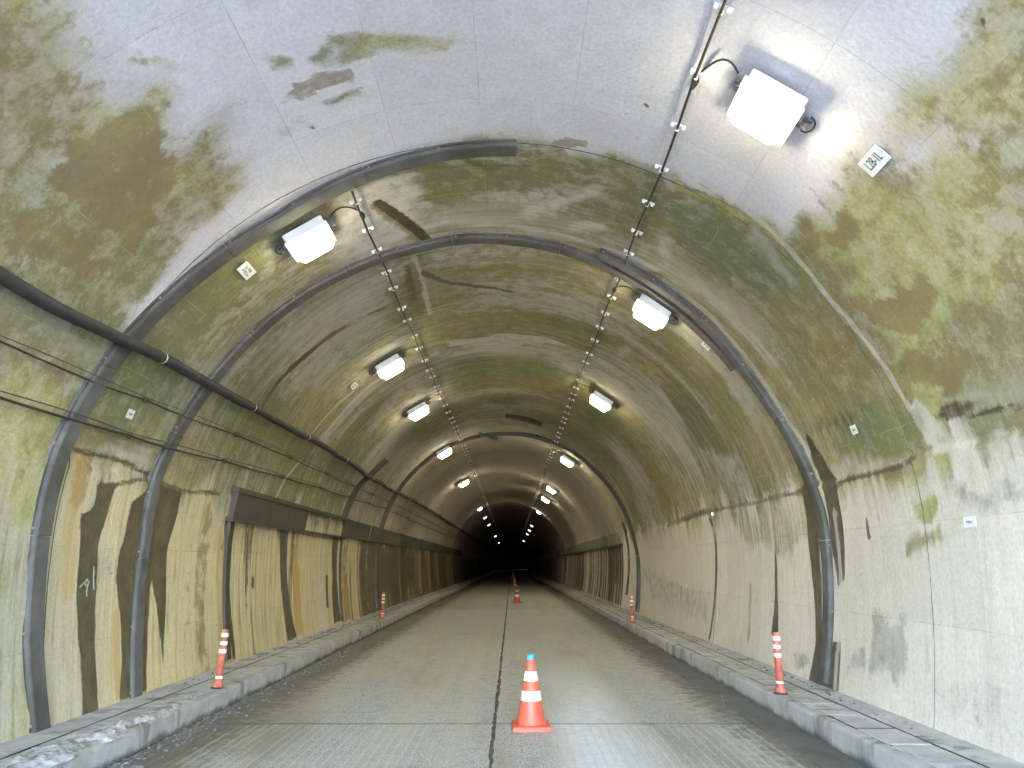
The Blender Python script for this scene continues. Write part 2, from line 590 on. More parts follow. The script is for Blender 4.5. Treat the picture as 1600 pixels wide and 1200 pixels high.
# the clean pale crown near the portal and its mossy islands
poly('pale', [(95, -60), (95, 0), (125, 60), (150, 100), (195, 138), (245, 152), (255, 185), (285, 222), (322, 198), (356, 168), (364, 212), (352, 234),
              (396, 246), (394, 280), (350, 320), (300, 372), (240, 430), (190, 500), (205, 512), (330, 395), (450, 318), (560, 268),
              (700, 228), (810, 215), (905, 236), (1000, 262), (1100, 292), (1170, 330), (1222, 378), (1240, 352), (1300, 292), (1345, 240),
              (1385, 195), (1398, 150), (1450, 108), (1520, 42), (1560, -60)], 1.0, 0.24)
poly('moss', [(400, 92), (425, 84), (455, 95), (448, 108), (418, 112)], 0.72, 0.10)
poly('moss', [(478, 88), (520, 65), (570, 50), (640, 52), (698, 66), (692, 84), (640, 86), (600, 80), (545, 100), (500, 112)], 0.70, 0.10)
poly('brown', [(418, 163), (450, 130), (480, 108), (556, 94), (552, 126), (505, 140), (468, 166), (432, 168)], 0.75, 0.10)
poly('moss', [(495, 155), (540, 140), (572, 128), (570, 140), (520, 160)], 0.70, 0.06)
poly('brown', [(850, 224), (880, 212), (912, 214), (918, 226), (890, 232)], 0.8, 0.06)
poly('moss', [(150, 60), (230, 95), (280, 110), (260, 130), (180, 100)], 0.55, 0.12)
poly('white', [(680, 182), (720, 178), (765, 186), (770, 196), (720, 192)], 0.6, 0.08)
# upper left
poly('brown', [(60, 268), (105, 200), (160, 156), (228, 150), (245, 182), (278, 226), (292, 258), (282, 300), (250, 335), (232, 372), (195, 398), (140, 350), (95, 310)], 0.82, 0.22)
poly('brown', [(0, 330), (60, 310), (120, 370), (180, 420), (150, 470), (60, 430), (0, 400)], 0.76, 0.25)
poly('moss', [(240, 400), (300, 350), (340, 330), (270, 420), (210, 490), (180, 490), (195, 440)], 0.95, 0.15)
poly('white', [(0, 455), (60, 480), (120, 510), (170, 540), (150, 575), (100, 545), (40, 500), (0, 490)], 0.52, 0.18)
poly('moss', [(330, 410), (395, 375), (440, 400), (400, 450), (310, 530), (240, 600), (215, 580), (260, 500)], 0.92, 0.2)
# upper right
poly('brown', [(1240, 365), (1300, 300), (1352, 325), (1330, 370), (1290, 405), (1255, 395)], 0.70, 0.15)
poly('brown', [(1330, 455), (1400, 430), (1470, 468), (1420, 525), (1360, 500)], 0.85, 0.12)
poly('brown', [(1395, 570), (1445, 525), (1530, 545), (1485, 612), (1430, 605)], 0.82, 0.14)
poly('brown', [(1540, 410), (1600, 390), (1600, 470), (1550, 460)], 0.75, 0.15)
poly('dark', [(1460, 650), (1475, 622), (1535, 624), (1540, 634), (1490, 650), (1462, 664)], 0.62, 0.08)
poly('pale', [(1400, 205), (1470, 190), (1500, 215), (1440, 260), (1400, 250)], 0.5, 0.15)
# between the first joint and the second gutter
poly('moss', [(640, 255), (800, 240), (905, 245), (935, 270), (830, 300), (700, 330), (650, 320)], 0.80, 0.2)
poly('white', [(800, 335), (880, 305), (935, 288), (965, 298), (900, 322), (820, 352)], 0.72, 0.12)
poly('white', [(880, 345), (950, 350), (955, 368), (890, 364)], 0.66, 0.08)
poly('white', [(690, 352), (760, 345), (840, 355), (935, 385), (1000, 400), (1040, 425), (1000, 420), (930, 388), (780, 358)], 0.7, 0.10)
poly('white', [(1030, 370), (1062, 380), (1060, 410), (1035, 400)], 0.6, 0.10)
poly('white', [(545, 300), (640, 275), (670, 300), (640, 320), (655, 355), (600, 395), (540, 410), (500, 400)], 0.74, 0.15)
line('dark', [(592, 318), (612, 330), (636, 350), (666, 372)], 0.05, 0.9, 0.06)
line('brown', [(592, 322), (625, 345), (660, 372)], 0.10, 0.9, 0.1)
poly('brown', [(622, 412), (648, 404), (668, 482), (660, 495), (640, 480), (628, 450)], 1.0, 0.10)
poly('dark', [(626, 415), (640, 408), (655, 470), (640, 470)], 0.62, 0.10)
line('white', [(645, 400), (660, 440), (672, 490)], 0.03, 0.8, 0.05)
line('dark', [(655, 425), (700, 442), (760, 448), (800, 455)], 0.04, 0.62, 0.1)
# strong moss on the vault behind the second gutter
poly('moss', [(680, 420), (800, 410), (930, 430), (955, 470), (930, 520), (800, 515), (690, 510)], 0.92, 0.4)
poly('brown', [(690, 440), (790, 430), (790, 480), (700, 490)], 0.5, 0.4)
poly('white', [(690, 533), (740, 526), (855, 528), (880, 536), (805, 545), (700, 541)], 1.0, 0.15)
poly('moss', [(690, 560), (800, 552), (905, 570), (890, 630), (800, 640), (700, 630)], 0.75, 0.6)
poly('brown', [(1000, 540), (1060, 530), (1100, 580), (1040, 600)], 0.55, 0.4)
poly('white', [(960, 540), (990, 535), (985, 560), (965, 560)], 0.6, 0.2)
poly('moss', [(1170, 480), (1290, 470), (1370, 560), (1430, 660), (1400, 715), (1300, 720), (1240, 600)], 0.80, 0.3)
poly('brown', [(1230, 560), (1300, 530), (1360, 600), (1300, 640)], 0.42, 0.3)
poly('moss', [(1020, 590), (1120, 560), (1200, 680), (1150, 720), (1080, 700)], 0.82, 0.3)
poly('dark', [(1255, 660), (1300, 640), (1360, 620), (1370, 650), (1310, 690), (1265, 690)], 0.45, 0.2)
line('dark', [(404, 645), (437, 594), (470, 562), (492, 545), (540, 510), (600, 480)], 0.035, 0.95, 0.05)
line('dark', [(455, 575), (490, 545), (520, 522)], 0.07, 0.8, 0.06)
line('white', [(490, 675), (520, 640), (552, 612)], 0.03, 0.9, 0.04)
line('white', [(430, 780), (445, 750), (470, 720)], 0.03, 0.9, 0.04)
poly('moss', [(480, 770), (530, 765), (545, 790), (510, 800), (480, 795)], 0.95, 0.2)
# pale line of the first cross joint on the right, widening at its foot
line('white', [(1100, 285), (1180, 340), (1240, 396), (1300, 470), (1370, 555), (1410, 620), (1450, 690)], 0.025, 1.0, 0.04)
poly('white', [(1420, 630), (1440, 625), (1475, 660), (1498, 705), (1470, 715), (1440, 680)], 0.95, 0.05)
line('white', [(200, 515), (330, 400), (450, 322), (560, 272)], 0.05, 0.9, 0.06)
line('white', [(700, 345), (620, 372), (540, 410)], 0.05, 0.6, 0.08)
line('white', [(1040, 440), (1120, 505), (1180, 580), (1230, 660), (1280, 740)], 0.06, 0.75, 0.06)
poly('green', [(1045, 278), (1075, 284), (1150, 325), (1240, 388), (1225, 392), (1140, 340), (1060, 296)], 0.95, 0.05)
poly('hue', [(1045, 278), (1075, 284), (1150, 325), (1240, 388), (1225, 392), (1140, 340), (1060, 296)], 0.85, 0.1, 'set')
for hx, hy in ((485, 198), (1536, 36), (105, 132), (620, 258), (1010, 165)):      # pits and old fixings
    poly('dark', [(hx - 5, hy - 2), (hx + 4, hy - 3), (hx + 6, hy + 2), (hx - 3, hy + 3)], 1.0, 0.02)
poly('brown', [(1460, 260), (1560, 230), (1600, 300), (1500, 330)], 0.55, 0.25)
poly('brown', [(1250, 520), (1340, 480), (1370, 540), (1300, 600)], 0.62, 0.3)
poly('white', [(1480, 590), (1600, 560), (1600, 625), (1500, 640)], 0.55, 0.25)
# colour of the growth, patch by patch
poly('hue', [(640, 245), (910, 240), (1000, 300), (900, 360), (700, 350), (640, 330)], 0.12, 0.4, 'set')
poly('hue', [(680, 415), (800, 405), (935, 425), (950, 520), (700, 515)], 0.42, 0.5, 'set')
poly('hue', [(250, 560), (340, 420), (440, 390), (520, 400), (400, 520), (320, 610)], 0.18, 0.4, 'set')
poly('hue', [(1180, 480), (1290, 440), (1400, 600), (1440, 680), (1380, 710), (1280, 640)], 0.55, 0.4, 'set')
poly('hue', [(1300, 640), (1420, 640), (1430, 700), (1320, 715)], 0.10, 0.3, 'set')
poly('hue', [(330, 640), (480, 700), (560, 790), (480, 800), (360, 760)], 0.25, 0.5, 'set')
poly('hue', [(0, 690), (120, 710), (110, 900), (0, 900)], 0.85, 0.5, 'set')
poly('moss', [(0, 690), (90, 705), (70, 850), (0, 850)], 0.66, 0.3)
poly('white', [(425, 560), (560, 420), (625, 440), (610, 520), (500, 610), (430, 640)], 0.56, 0.6)
poly('white', [(120, 690), (240, 700), (232, 745), (150, 742)], 0.55, 0.15)
poly('white', [(1290, 720), (1400, 705), (1440, 720), (1300, 752)], 0.62, 0.12)
poly('white', [(1180, 350), (1260, 440), (1240, 460), (1150, 370)], 0.52, 0.2)
line('dark', [(690, 238), (760, 262), (830, 258)], 0.03, 0.42, 0.15)
poly('moss', [(360, 700), (430, 700), (420, 740), (350, 745)], 0.85, 0.3)
# left side wall: wet runs
poly('dark', [(150, 752), (178, 758), (168, 790), (158, 822), (150, 850), (148, 900), (146, 940), (143, 1000), (146, 1060), (151, 1120), (126, 1122), (122, 1030),
              (116, 940), (120, 850), (122, 803), (143, 796), (148, 770)], 1.0, 0.05)
poly('dark', [(232, 752), (222, 772), (204, 786), (194, 830), (183, 862), (179, 900), (184, 960), (188, 1030), (184, 1092), (214, 1088), (216, 850)], 1.0, 0.05)
poly('dark', [(244, 752), (282, 764), (276, 800), (266, 832), (258, 862), (257, 930), (254, 1045), (249, 1000), (242, 950), (234, 900), (226, 1080), (218, 1080), (224, 850), (236, 800)], 1.0, 0.05)
line('ochre', [(176, 960), (178, 1020), (182, 1085)], 0.05, 0.85, 0.06)
line('ochre', [(125, 720), (115, 780), (105, 850), (100, 920)], 0.10, 0.6, 0.15)
line('brown', [(130, 720), (120, 770)], 0.10, 0.7, 0.15)
line('ochre', [(342, 830), (338, 920), (342, 1000)], 0.06, 0.6, 0.10)
line('dark', [(353, 812), (352, 880), (356, 960), (362, 1024)], 0.05, 0.9, 0.05)
poly('dark', [(437, 826), (449, 830), (446, 880), (450, 940), (462, 996), (449, 1002), (441, 950), (436, 880)], 1.0, 0.05)
poly('ochre', [(452, 850), (462, 850), (466, 900), (473, 990), (462, 996), (456, 930)], 1.0, 0.06)
poly('dark', [(518, 836), (527, 836), (524, 890), (531, 970), (520, 974), (517, 900)], 1.0, 0.06)
line('white', [(533, 842), (529, 890), (535, 965)], 0.04, 0.9, 0.06)
poly('ochre', [(535, 900), (541, 900), (547, 968), (538, 970)], 0.8, 0.06)
poly('brown', [(535, 900), (541, 900), (547, 968), (538, 970)], 0.9, 0.06)
line('ochre', [(581, 850), (581, 920)], 0.10, 0.9, 0.15)
poly('dark', [(506, 896), (510, 900), (512, 950), (508, 948)], 0.9, 0.05)
poly('dark', [(391, 900), (395, 905), (394, 922), (390, 915)], 0.9, 0.04)
poly('dark', [(584, 846), (612, 850), (616, 935), (588, 945)], 0.62, 0.5)
poly('dark', [(622, 850), (650, 856), (652, 925), (626, 932)], 0.66, 0.8)
poly('streak', [(583, 846), (760, 870), (760, 900), (586, 950)], 1.0, 0.8)
line('ochre', [(648, 860), (650, 925)], 0.18, 0.75, 0.3)
# right side wall
poly('dark', [(1222, 680), (1255, 700), (1272, 745), (1278, 800), (1283, 880), (1287, 960), (1287, 1000), (1316, 1000), (1312, 1086), (1266, 1070), (1277, 1000), (1274, 930),
              (1265, 850), (1258, 790), (1252, 745)], 0.95, 0.05)
poly('dark', [(1255, 672), (1308, 755), (1316, 800), (1321, 840), (1321, 905), (1312, 915), (1300, 840), (1290, 770), (1268, 720)], 0.95, 0.05)
line('white', [(1306, 800), (1314, 880), (1316, 960), (1311, 1020), (1306, 1080)], 0.045, 1.0, 0.03)
line('dark', [(1112, 812), (1120, 850), (1121, 880), (1118, 950), (1111, 998)], 0.045, 1.0, 0.05)
line('white', [(1116, 830), (1116, 870), (1117, 920), (1112, 965)], 0.06, 1.0, 0.05)
poly('dark', [(1212, 842), (1215, 870), (1218, 930), (1219, 988), (1208, 990), (1213, 930), (1212, 880)], 0.85, 0.05)
line('damp', [(1175, 915), (1174, 950), (1172, 1000)], 0.05, 0.85, 0.08)
poly('dark', [(1353, 800), (1358, 812), (1364, 842), (1358, 842)], 0.9, 0.03)
poly('damp', [(1370, 962), (1420, 965), (1426, 1040), (1402, 1078), (1370, 1062)], 0.95, 0.12)
poly('dark', [(1375, 1010), (1405, 1020), (1412, 1045), (1398, 1072), (1372, 1058)], 0.36, 0.15)
poly('damp', [(1336, 1012), (1362, 1010), (1362, 1062), (1320, 1055)], 0.75, 0.12)
poly('damp', [(1248, 1022), (1268, 1022), (1268, 1045), (1246, 1045)], 0.8, 0.10)
poly('damp', [(1430, 1060), (1600, 1080), (1600, 1160), (1500, 1130)], 0.55, 0.25)
poly('damp', [(1490, 755), (1600, 735), (1600, 770), (1560, 800), (1500, 790)], 0.62, 0.15)
poly('damp', [(1000, 880), (1110, 920), (1110, 985), (1020, 940)], 0.5, 0.3)
poly('green', [(1420, 772), (1468, 765), (1478, 792), (1462, 812), (1440, 806)], 0.85, 0.08)
poly('green', [(1424, 830), (1476, 822), (1482, 860), (1420, 868)], 0.70, 0.10)
poly('green', [(1150, 800), (1275, 775), (1280, 830), (1240, 880), (1160, 850)], 0.50, 0.2)
poly('streak', [(1040, 820), (1290, 765), (1290, 850), (1050, 860)], 0.45, 0.2)
poly('streak', [(1290, 760), (1440, 725), (1440, 780), (1300, 800)], 0.45, 0.2)
line('dark', [(1600, 632), (1540, 642), (1480, 655)], 0.02, 0.6, 0.05)
line('dark', [(1290, 762), (1340, 745), (1400, 730), (1430, 715)], 0.022, 0.62, 0.06)
line('dark', [(1115, 797), (1180, 785), (1260, 765)], 0.022, 0.55, 0.08)
line('dark', [(1045, 820), (1080, 808), (1112, 797)], 0.05, 0.55, 0.12)
line('dark', [(100, 697), (130, 705), (190, 722), (240, 745)], 0.02, 0.66, 0.05)
line('dark', [(170, 757), (225, 750), (300, 770), (345, 772)], 0.02, 0.62, 0.05)


def seg_dist(P, Q, A, B):
    dx, dy = B[0] - A[0], B[1] - A[1]
    L = dx * dx + dy * dy + 1e-9
    t = np.clip(((P - A[0]) * dx + (Q - A[1]) * dy) / L, 0, 1)
    return np.hypot(P - (A[0] + t * dx), Q - (A[1] + t * dy))


def apply_stains(S, Y, masks):
    smin, smax, ymin, ymax = S.min(), S.max(), Y.min(), Y.max()
    for st in STAINS:
        kind, mask, val, soft, mode, pts = st[:6]
        w = st[6] if kind == 'line' else 0.0
        mg = soft + w + 0.02
        a0, a1 = min(p[0] for p in pts) - mg, max(p[0] for p in pts) + mg
        b0, b1 = min(p[1] for p in pts) - mg, max(p[1] for p in pts) + mg
        if a1 < smin or a0 > smax or b1 < ymin or b0 > ymax:
            continue
        i = np.where((S[0] >= a0) & (S[0] <= a1))[0]
        j = np.where((Y[:, 0] >= b0) & (Y[:, 0] <= b1))[0]
        if len(i) == 0 or len(j) == 0:
            continue
        sl = (slice(j[0], j[-1] + 1), slice(i[0], i[-1] + 1))
        P, Q = S[sl], Y[sl]
        # wobble the outline so that it is not a clean polygon
        wob = (0.10 if mask in ('dark', 'ochre') or kind == 'line' else 0.42) * min(1.0, 0.4 + soft * 4)
        P, Q = (P + (vnoise(P * 2.3, Q * 2.3, 71, 4) - 0.5) * wob, Q + (vnoise(P * 2.3, Q * 2.3, 93, 4) - 0.5) * wob)
        d = np.full(P.shape, 1e9)
        n = len(pts)
        if kind == 'poly':
            ins = np.zeros(P.shape, bool)
            for k in range(n):
                A, B = pts[k], pts[(k + 1) % n]
                d = np.minimum(d, seg_dist(P, Q, A, B))
                if A[1] != B[1]:
                    c = ((A[1] > Q) != (B[1] > Q)) & (P < (B[0] - A[0]) * (Q - A[1]) / (B[1] - A[1]) + A[0])
                    ins ^= c
            d = np.where(ins, d, -d)
            m = sstep(d, -soft, soft)
        else:
            for k in range(n - 1):
                d = np.minimum(d, seg_dist(P, Q, pts[k], pts[k + 1]))
            m = sstep(-d, -(w + soft), -w + soft * 0.3 if w > soft * .3 else 0.0)
        cur = masks[mask][sl]
        if mode == 'max':
            masks[mask][sl] = np.maximum(cur, m * val)
        else:
            masks[mask][sl] = cur * (1 - m) + val * m


def build_lining_segment(y0, y1, ds, dy, parent, k):
    ns = int(round(2 * S_END / ds)) + 1
    ny = max(2, int(round((y1 - y0) / dy)) + 1)
    s = np.linspace(-S_END, S_END, ns)
    g = 0.006
    y = np.linspace(y0 + g, y1 - g, ny)
    y = np.concatenate([[y0 + 0.001, y0 + g], y, [y1 - g, y1 - 0.001]])       # recessed lips make the construction joint
    S, Y = np.meshgrid(s, y)
    aS = np.abs(S)
    th = aS / R
    up = aS <= S_SPRING
    t2 = (aS - S_SPRING) / RW
    sg = np.sign(S)
    X = np.where(up, R * np.sin(th), (R - RW) + RW * np.cos(t2)) * sg
    Z = np.where(up, ZC + R * np.cos(th), ZC - RW * np.sin(t2))
    NX = np.where(up, -np.sin(th), -np.cos(t2)) * sg
    NZ = np.where(up, -np.cos(th), np.sin(t2))
    off = (vnoise(S * 0.5, Y * 0.5, 5, 3) - 0.5) * 0.03 + (vnoise(S * 3, Y * 3, 9, 3) - 0.5) * 0.008
    off += ((k * 37) % 7 - 3) * 0.0012
    jag = 5.74 + (vnoise(Y * 0.9, Y * 0 + np.sign(S) * 3.3, 21, 4) - 0.5) * 0.22
    off += sstep(aS, jag - 0.012, jag + 0.02) * 0.022         # the side wall stands a little proud of the vault
    off -= np.exp(-((aS - jag + 0.02) / 0.025) ** 2) * 0.02
    lip = np.zeros_like(S); lip[0] = lip[-1] = 1
    off -= lip * 0.014
    B = np.where(Y < 170, 0, (Y - 170) ** 2 / 700.0)
    co = np.stack([X + NX * off + B, Y, Z + NZ * off], -1).reshape(-1, 3)

    # base masks
    shape = S.shape
    drip = (vnoise(S * 0.35, Y * 3.2, 121, 4) - 0.5) * (0.7 + 1.2 * vnoise(S * 0, Y * 0.35, 125, 2))
    wall = sstep(aS + drip, 5.50, 6.10)                          # growth runs down over the joint in tongues
    left = (S < 0).astype(float)
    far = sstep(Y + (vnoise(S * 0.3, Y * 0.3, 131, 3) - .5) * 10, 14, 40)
    mk = {n: np.zeros(shape) for n in ('pale', 'moss', 'brown', 'dark', 'ochre', 'white', 'damp', 'streak', 'green')}
    lo = vnoise(S * 0.45, Y * 0.45, 33, 3)
    vault_m = (0.64 + (lo - 0.5) * 1.1) * (1 - far) + (0.20 + (lo - .5) * .3) * far
    near_m = 0.66 + (lo - 0.5) * 0.6
    nr = sstep(Y, 7.6, 6.6)
    vault_m = vault_m * (1 - nr) + near_m * nr
    wall_m = left * (0.30 + 0.20 * sstep(Y, 8.5, 5.5) + (lo - .5) * .4) + (1 - left) * (0.12 + 0.15 * np.exp(-((aS - 5.8) / 0.35) ** 2))
    wall_m = wall_m * (1 - 0.6 * far)
    mk['moss'] = vault_m * (1 - wall) + wall_m * wall
    mk['brown'] = (0.30 + (vnoise(S * 0.8, Y * 0.8, 55, 3) - 0.5) * 0.5) * (1 - wall) * (1 - 0.7 * far)
    mk['white'] = np.clip((vnoise(S * 0.28, Y * 1.25, 61, 3) - 0.5) * 1.8 + 0.17, 0, 0.66) * (1 - wall) * sstep(Y, 7.2, 9.5) * (1 - 0.6 * far)
    mk['hue'] = sstep(vnoise(S * 0.7, Y * 0.55, 41, 4), 0.30, 0.72) * 0.62
    mk['hue'] = np.clip(mk['hue'] + 0.38 * sstep(Y, 7.6, 6.4) * (1 - wall) + 0.25 * wall, 0, 1)
    mk['streak'] = wall * (left * (0.42 + 0.5 * sstep(Y, 19, 24)) + (1 - left) * (0.14 + 0.86 * sstep(Y, 25.9, 26.2) * sstep(aS, 6.0, 6.1))) \
        + (1 - wall) * (0.20 + 0.15 * far)
    mk['dark'] = wall * np.where(S < 0, 0.58 * sstep(Y, 20.0, 22), 0.40 * sstep(Y, 26, 26.4) * sstep(aS, 6.02, 6.08))
    mk['dark'] = mk['dark'] * (0.55 + 0.9 * vnoise(S * 0.15, Y * 2.6, 77, 3))
    lwall = wall * left * sstep(Y, 8.0, 10.5)
    mk['dark'] = np.maximum(mk['dark'], lwall * sstep(vnoise(S * 0.10, Y * 1.9, 101, 3), 0.60, 0.74) * 0.56)
    mk['ochre'] = lwall * sstep(vnoise(S * 0.08, Y * 1.6, 103, 3), 0.58, 0.74) * 0.62
    mk['white'] = np.maximum(mk['white'], lwall * sstep(vnoise(S * 0.10, Y * 2.2, 107, 3), 0.60, 0.76) * 0.60)
    mk['brown'] = np.maximum(mk['brown'], lwall * sstep(vnoise(S * 0.08, Y * 1.3, 109, 3), 0.56, 0.72) * 0.55)
    apply_stains(S, Y, mk)
    pale = mk['pale']
    mk['white'] = np.where((mk['dark'] > 0.55) & (mk['white'] < 0.8), mk['white'] * 0.2, mk['white'])
    mk['white'] = np.where((mk['brown'] > 0.75) & (mk['white'] < 0.8), mk['white'] * 0.3, mk['white'])
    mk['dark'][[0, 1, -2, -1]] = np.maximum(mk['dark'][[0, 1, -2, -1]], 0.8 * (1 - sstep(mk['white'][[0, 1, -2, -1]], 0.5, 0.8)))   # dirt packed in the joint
    isl = sstep(mk['moss'], 0.685, 0.70)                       # islands drawn inside the clean zone stay
    mk['moss'] = np.where(pale > 0.01, mk['moss'] * (1 - pale * 0.92) + 0.0, mk['moss'])
    for st in STAINS[1:8]:
        tmp = {n: np.zeros(shape) for n in ('hue', 'pale', 'moss', 'brown', 'dark', 'ochre', 'white', 'damp', 'streak', 'green')}
        if Y.min() < 8:
            keep = STAINS[:]
            STAINS[:] = [st]
            apply_stains(S, Y, tmp)
            STAINS[:] = keep
            for n in ('moss', 'brown'):
                mk[n] = np.maximum(mk[n] if n == 'moss' else mk[n], tmp[n])
    mk['brown'] = mk['brown'] * (1 - 0.8 * pale * (mk['brown'] < 0.6))
    mk['white'] = mk['white'] * (1 - 0.4 * pale)
    mk['streak'] = mk['streak'] * (1 - 0.85 * pale)
    mk['moss'] = np.maximum(mk['moss'], mk['green'])
    # base cement tones of the pours
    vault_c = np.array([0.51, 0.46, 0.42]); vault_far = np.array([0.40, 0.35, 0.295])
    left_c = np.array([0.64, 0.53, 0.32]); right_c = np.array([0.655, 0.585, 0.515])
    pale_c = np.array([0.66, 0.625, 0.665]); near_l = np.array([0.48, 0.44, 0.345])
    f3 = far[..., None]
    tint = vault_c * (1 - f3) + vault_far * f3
    lw = (wall * left)[..., None]; rw = (wall * (1 - left))[..., None]
    nl = sstep(Y, 9.0, 6.5)[..., None]
    tint = tint * (1 - lw) + (left_c * (1 - nl) + near_l * nl) * lw
    tint = tint * (1 - rw) + right_c * rw
    tint = tint * (1 - pale[..., None]) + pale_c * pale[..., None]
    tint *= (0.93 + 0.14 * vnoise(S * 0.35, Y * 0.35, 15, 3))[..., None]
    blotch = np.clip(0.68 * sstep(Y, 9.6, 6.8) * (1 - 0.7 * wall) + 0.25 * (1 - wall), 0, 1)

    me = bpy.data.meshes.new('lining_segment')
    nr_, nc = shape
    idx = np.arange(nr_ * nc).reshape(nr_, nc)
    # winding: front face looks into the room
    q = np.stack([idx[:-1, :-1], idx[1:, :-1], idx[1:, 1:], idx[:-1, 1:]], -1)
    q = np.delete(q, [1, q.shape[0] - 2], axis=0).reshape(-1, 4)      # the lips keep their own sharp edge
    nf = len(q)
    me.vertices.add(len(co)); me.vertices.foreach_set('co', co.ravel())
    me.loops.add(nf * 4); me.loops.foreach_set('vertex_index', q.ravel().astype(np.int32))
    me.polygons.add(nf)
    me.polygons.foreach_set('loop_start', np.arange(0, nf * 4, 4, dtype=np.int32))
    me.polygons.foreach_set('use_smooth', np.ones(nf, bool))
    uvl = me.uv_layers.new(name='UVMap')
    uvs = np.stack([S.ravel() + 20.0, Y.ravel() + 10.0], -1)[q.ravel()]
    uvl.data.foreach_set('uv', uvs.ravel().astype(np.float32))

    def put(name, a, b, c, d):
        at = me.color_attributes.new(name, 'FLOAT_COLOR', 'POINT')
        at.data.foreach_set('color', np.stack([np.broadcast_to(v, shape).ravel() for v in (a, b, c, d)], -1).astype(np.float32).ravel())
    hue = np.clip(mk['hue'], 0, 1)
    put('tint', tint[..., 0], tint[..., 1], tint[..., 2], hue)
    put('stain_a', mk['moss'], mk['brown'], mk['dark'], mk['ochre'])
    put('stain_b', mk['white'], mk['damp'], mk['streak'], blotch)
    me.materials.append(M['lining'])
    me.update(); me.validate()
    return link(bpy.data.objects.new('lining_segment', me), parent)


# ------------------------------------------------------------------ the ground, the hill and the sky's light outside
g = MB()
g.add([(-900, -900, -0.35), (900, -900, -0.35), (900, 900, -0.35), (-900, 900, -0.35)], [(0, 1, 2, 3)])
tag(g.build('ground', M['ground']), kind='structure')
hb = MB()
nx, ny = 40, 40
for j in range(ny + 1):
    for i in range(nx + 1):
        x = -160 + 560 * i / nx
        y = PORTAL_Y + 0.9 + 640 * (j / ny) ** 1.8
        u = max(0.0, 1 - (abs(x - 20) / 400) ** 2)
        hgt = (8.6 + 55 * (1 - math.exp(-(y + 3) / 90.0))) * (0.25 + 0.75 * u) + 2.5 * math.sin(x * .13 + y * .05) * min(1, (y + 3) / 30)
        if abs(x) < 14: hgt = max(hgt, 8.6)
        hb.v.append((x, y, hgt))
for j in range(ny):
    for i in range(nx):
        a = j * (nx + 1) + i
        hb.f.append((a, a + 1, a + nx + 2, a + nx + 1))
tag(hb.build('hill', M['hill'], None, True), kind='structure')

# ------------------------------------------------------------------ the tunnel itself
tunnel = tag(empty('tunnel', (0, 0, 0)), 'arched concrete road tunnel with moss, damp runs and lime stains on its lining', 'tunnel')
JOINTS = [PORTAL_Y, -0.35, 7.02, 14.32, 21.75, 29.1, 36.5, 43.9, 51.3, 58.7, 66.1, 73.5, 88.0, 110.0, 140.0, 175.0, 235.0, 300.0, 380.0, 450.0, END_Y]
for k in range(len(JOINTS) - 1):
    a, b = JOINTS[k], JOINTS[k + 1]
    ds = 0.05 if b < 15 else 0.06 if b < 30 else 0.10 if b < 60 else 0.25
    dyy = 0.08 if b < 0 else 0.045 if b < 15 else 0.06 if b < 22 else 0.08 if b < 30 else 0.14 if b < 60 else 0.5 if b < 100 else 2.0
    build_lining_segment(a, b, ds, dyy, tunnel, k)
pw = MB()
ss = [-S_END + 2 * S_END * i / 80 for i in range(81)]
for yy in (PORTAL_Y, PORTAL_Y - 0.9):
    for s_ in ss:
        x, z, _, _ = prof(s_)
        pw.v.append((x, yy, z))
    for s_ in ss:
        x, z, _, _ = prof(s_)
        t = min(14.0 / max(1e-6, abs(x)), 7.2 / max(1e-6, (z - ZC)) if z > ZC + .01 else 1e9)
        pw.v.append((x * t, yy, ZC + (z - ZC) * t if z > ZC else z - 0.25))
n = 81
for i in range(80):
    pw.f.append((i, n + i, n + i + 1, i + 1))
    o_ = 2 * n
    pw.f.append((o_ + i, o_ + i + 1, o_ + n + i + 1, o_ + n + i))
    pw.f.append((i, i + 1, o_ + i + 1, o_ + i))
    pw.f.append((n + i, o_ + n + i, o_ + n + i + 1, n + i + 1))
pw.build('portal_wall', M['portal'], tunnel)

# ------------------------------------------------------------------ road: slabs over dark joint filler
YS = [PORTAL_Y - 6 + 12.0 * i for i in range(0, 14)] + [170 + 6 * i for i in range(0, 23)]


def strip(name, x0, x1, z, mat, parent=None, y0=-40.0, y1=END_Y):
    b = MB()
    ys = [y0] + [v for v in (170 + 6.0 * i for i in range(58)) if y0 < v < y1] + [y1]
    for y_ in ys:
        b.v += [(x0 + bend(y_), y_, z), (x1 + bend(y_), y_, z)]
    for i in range(len(ys) - 1):
        b.f.append((2 * i, 2 * i + 1, 2 * i + 3, 2 * i + 2))
    return b.build(name, mat, parent)


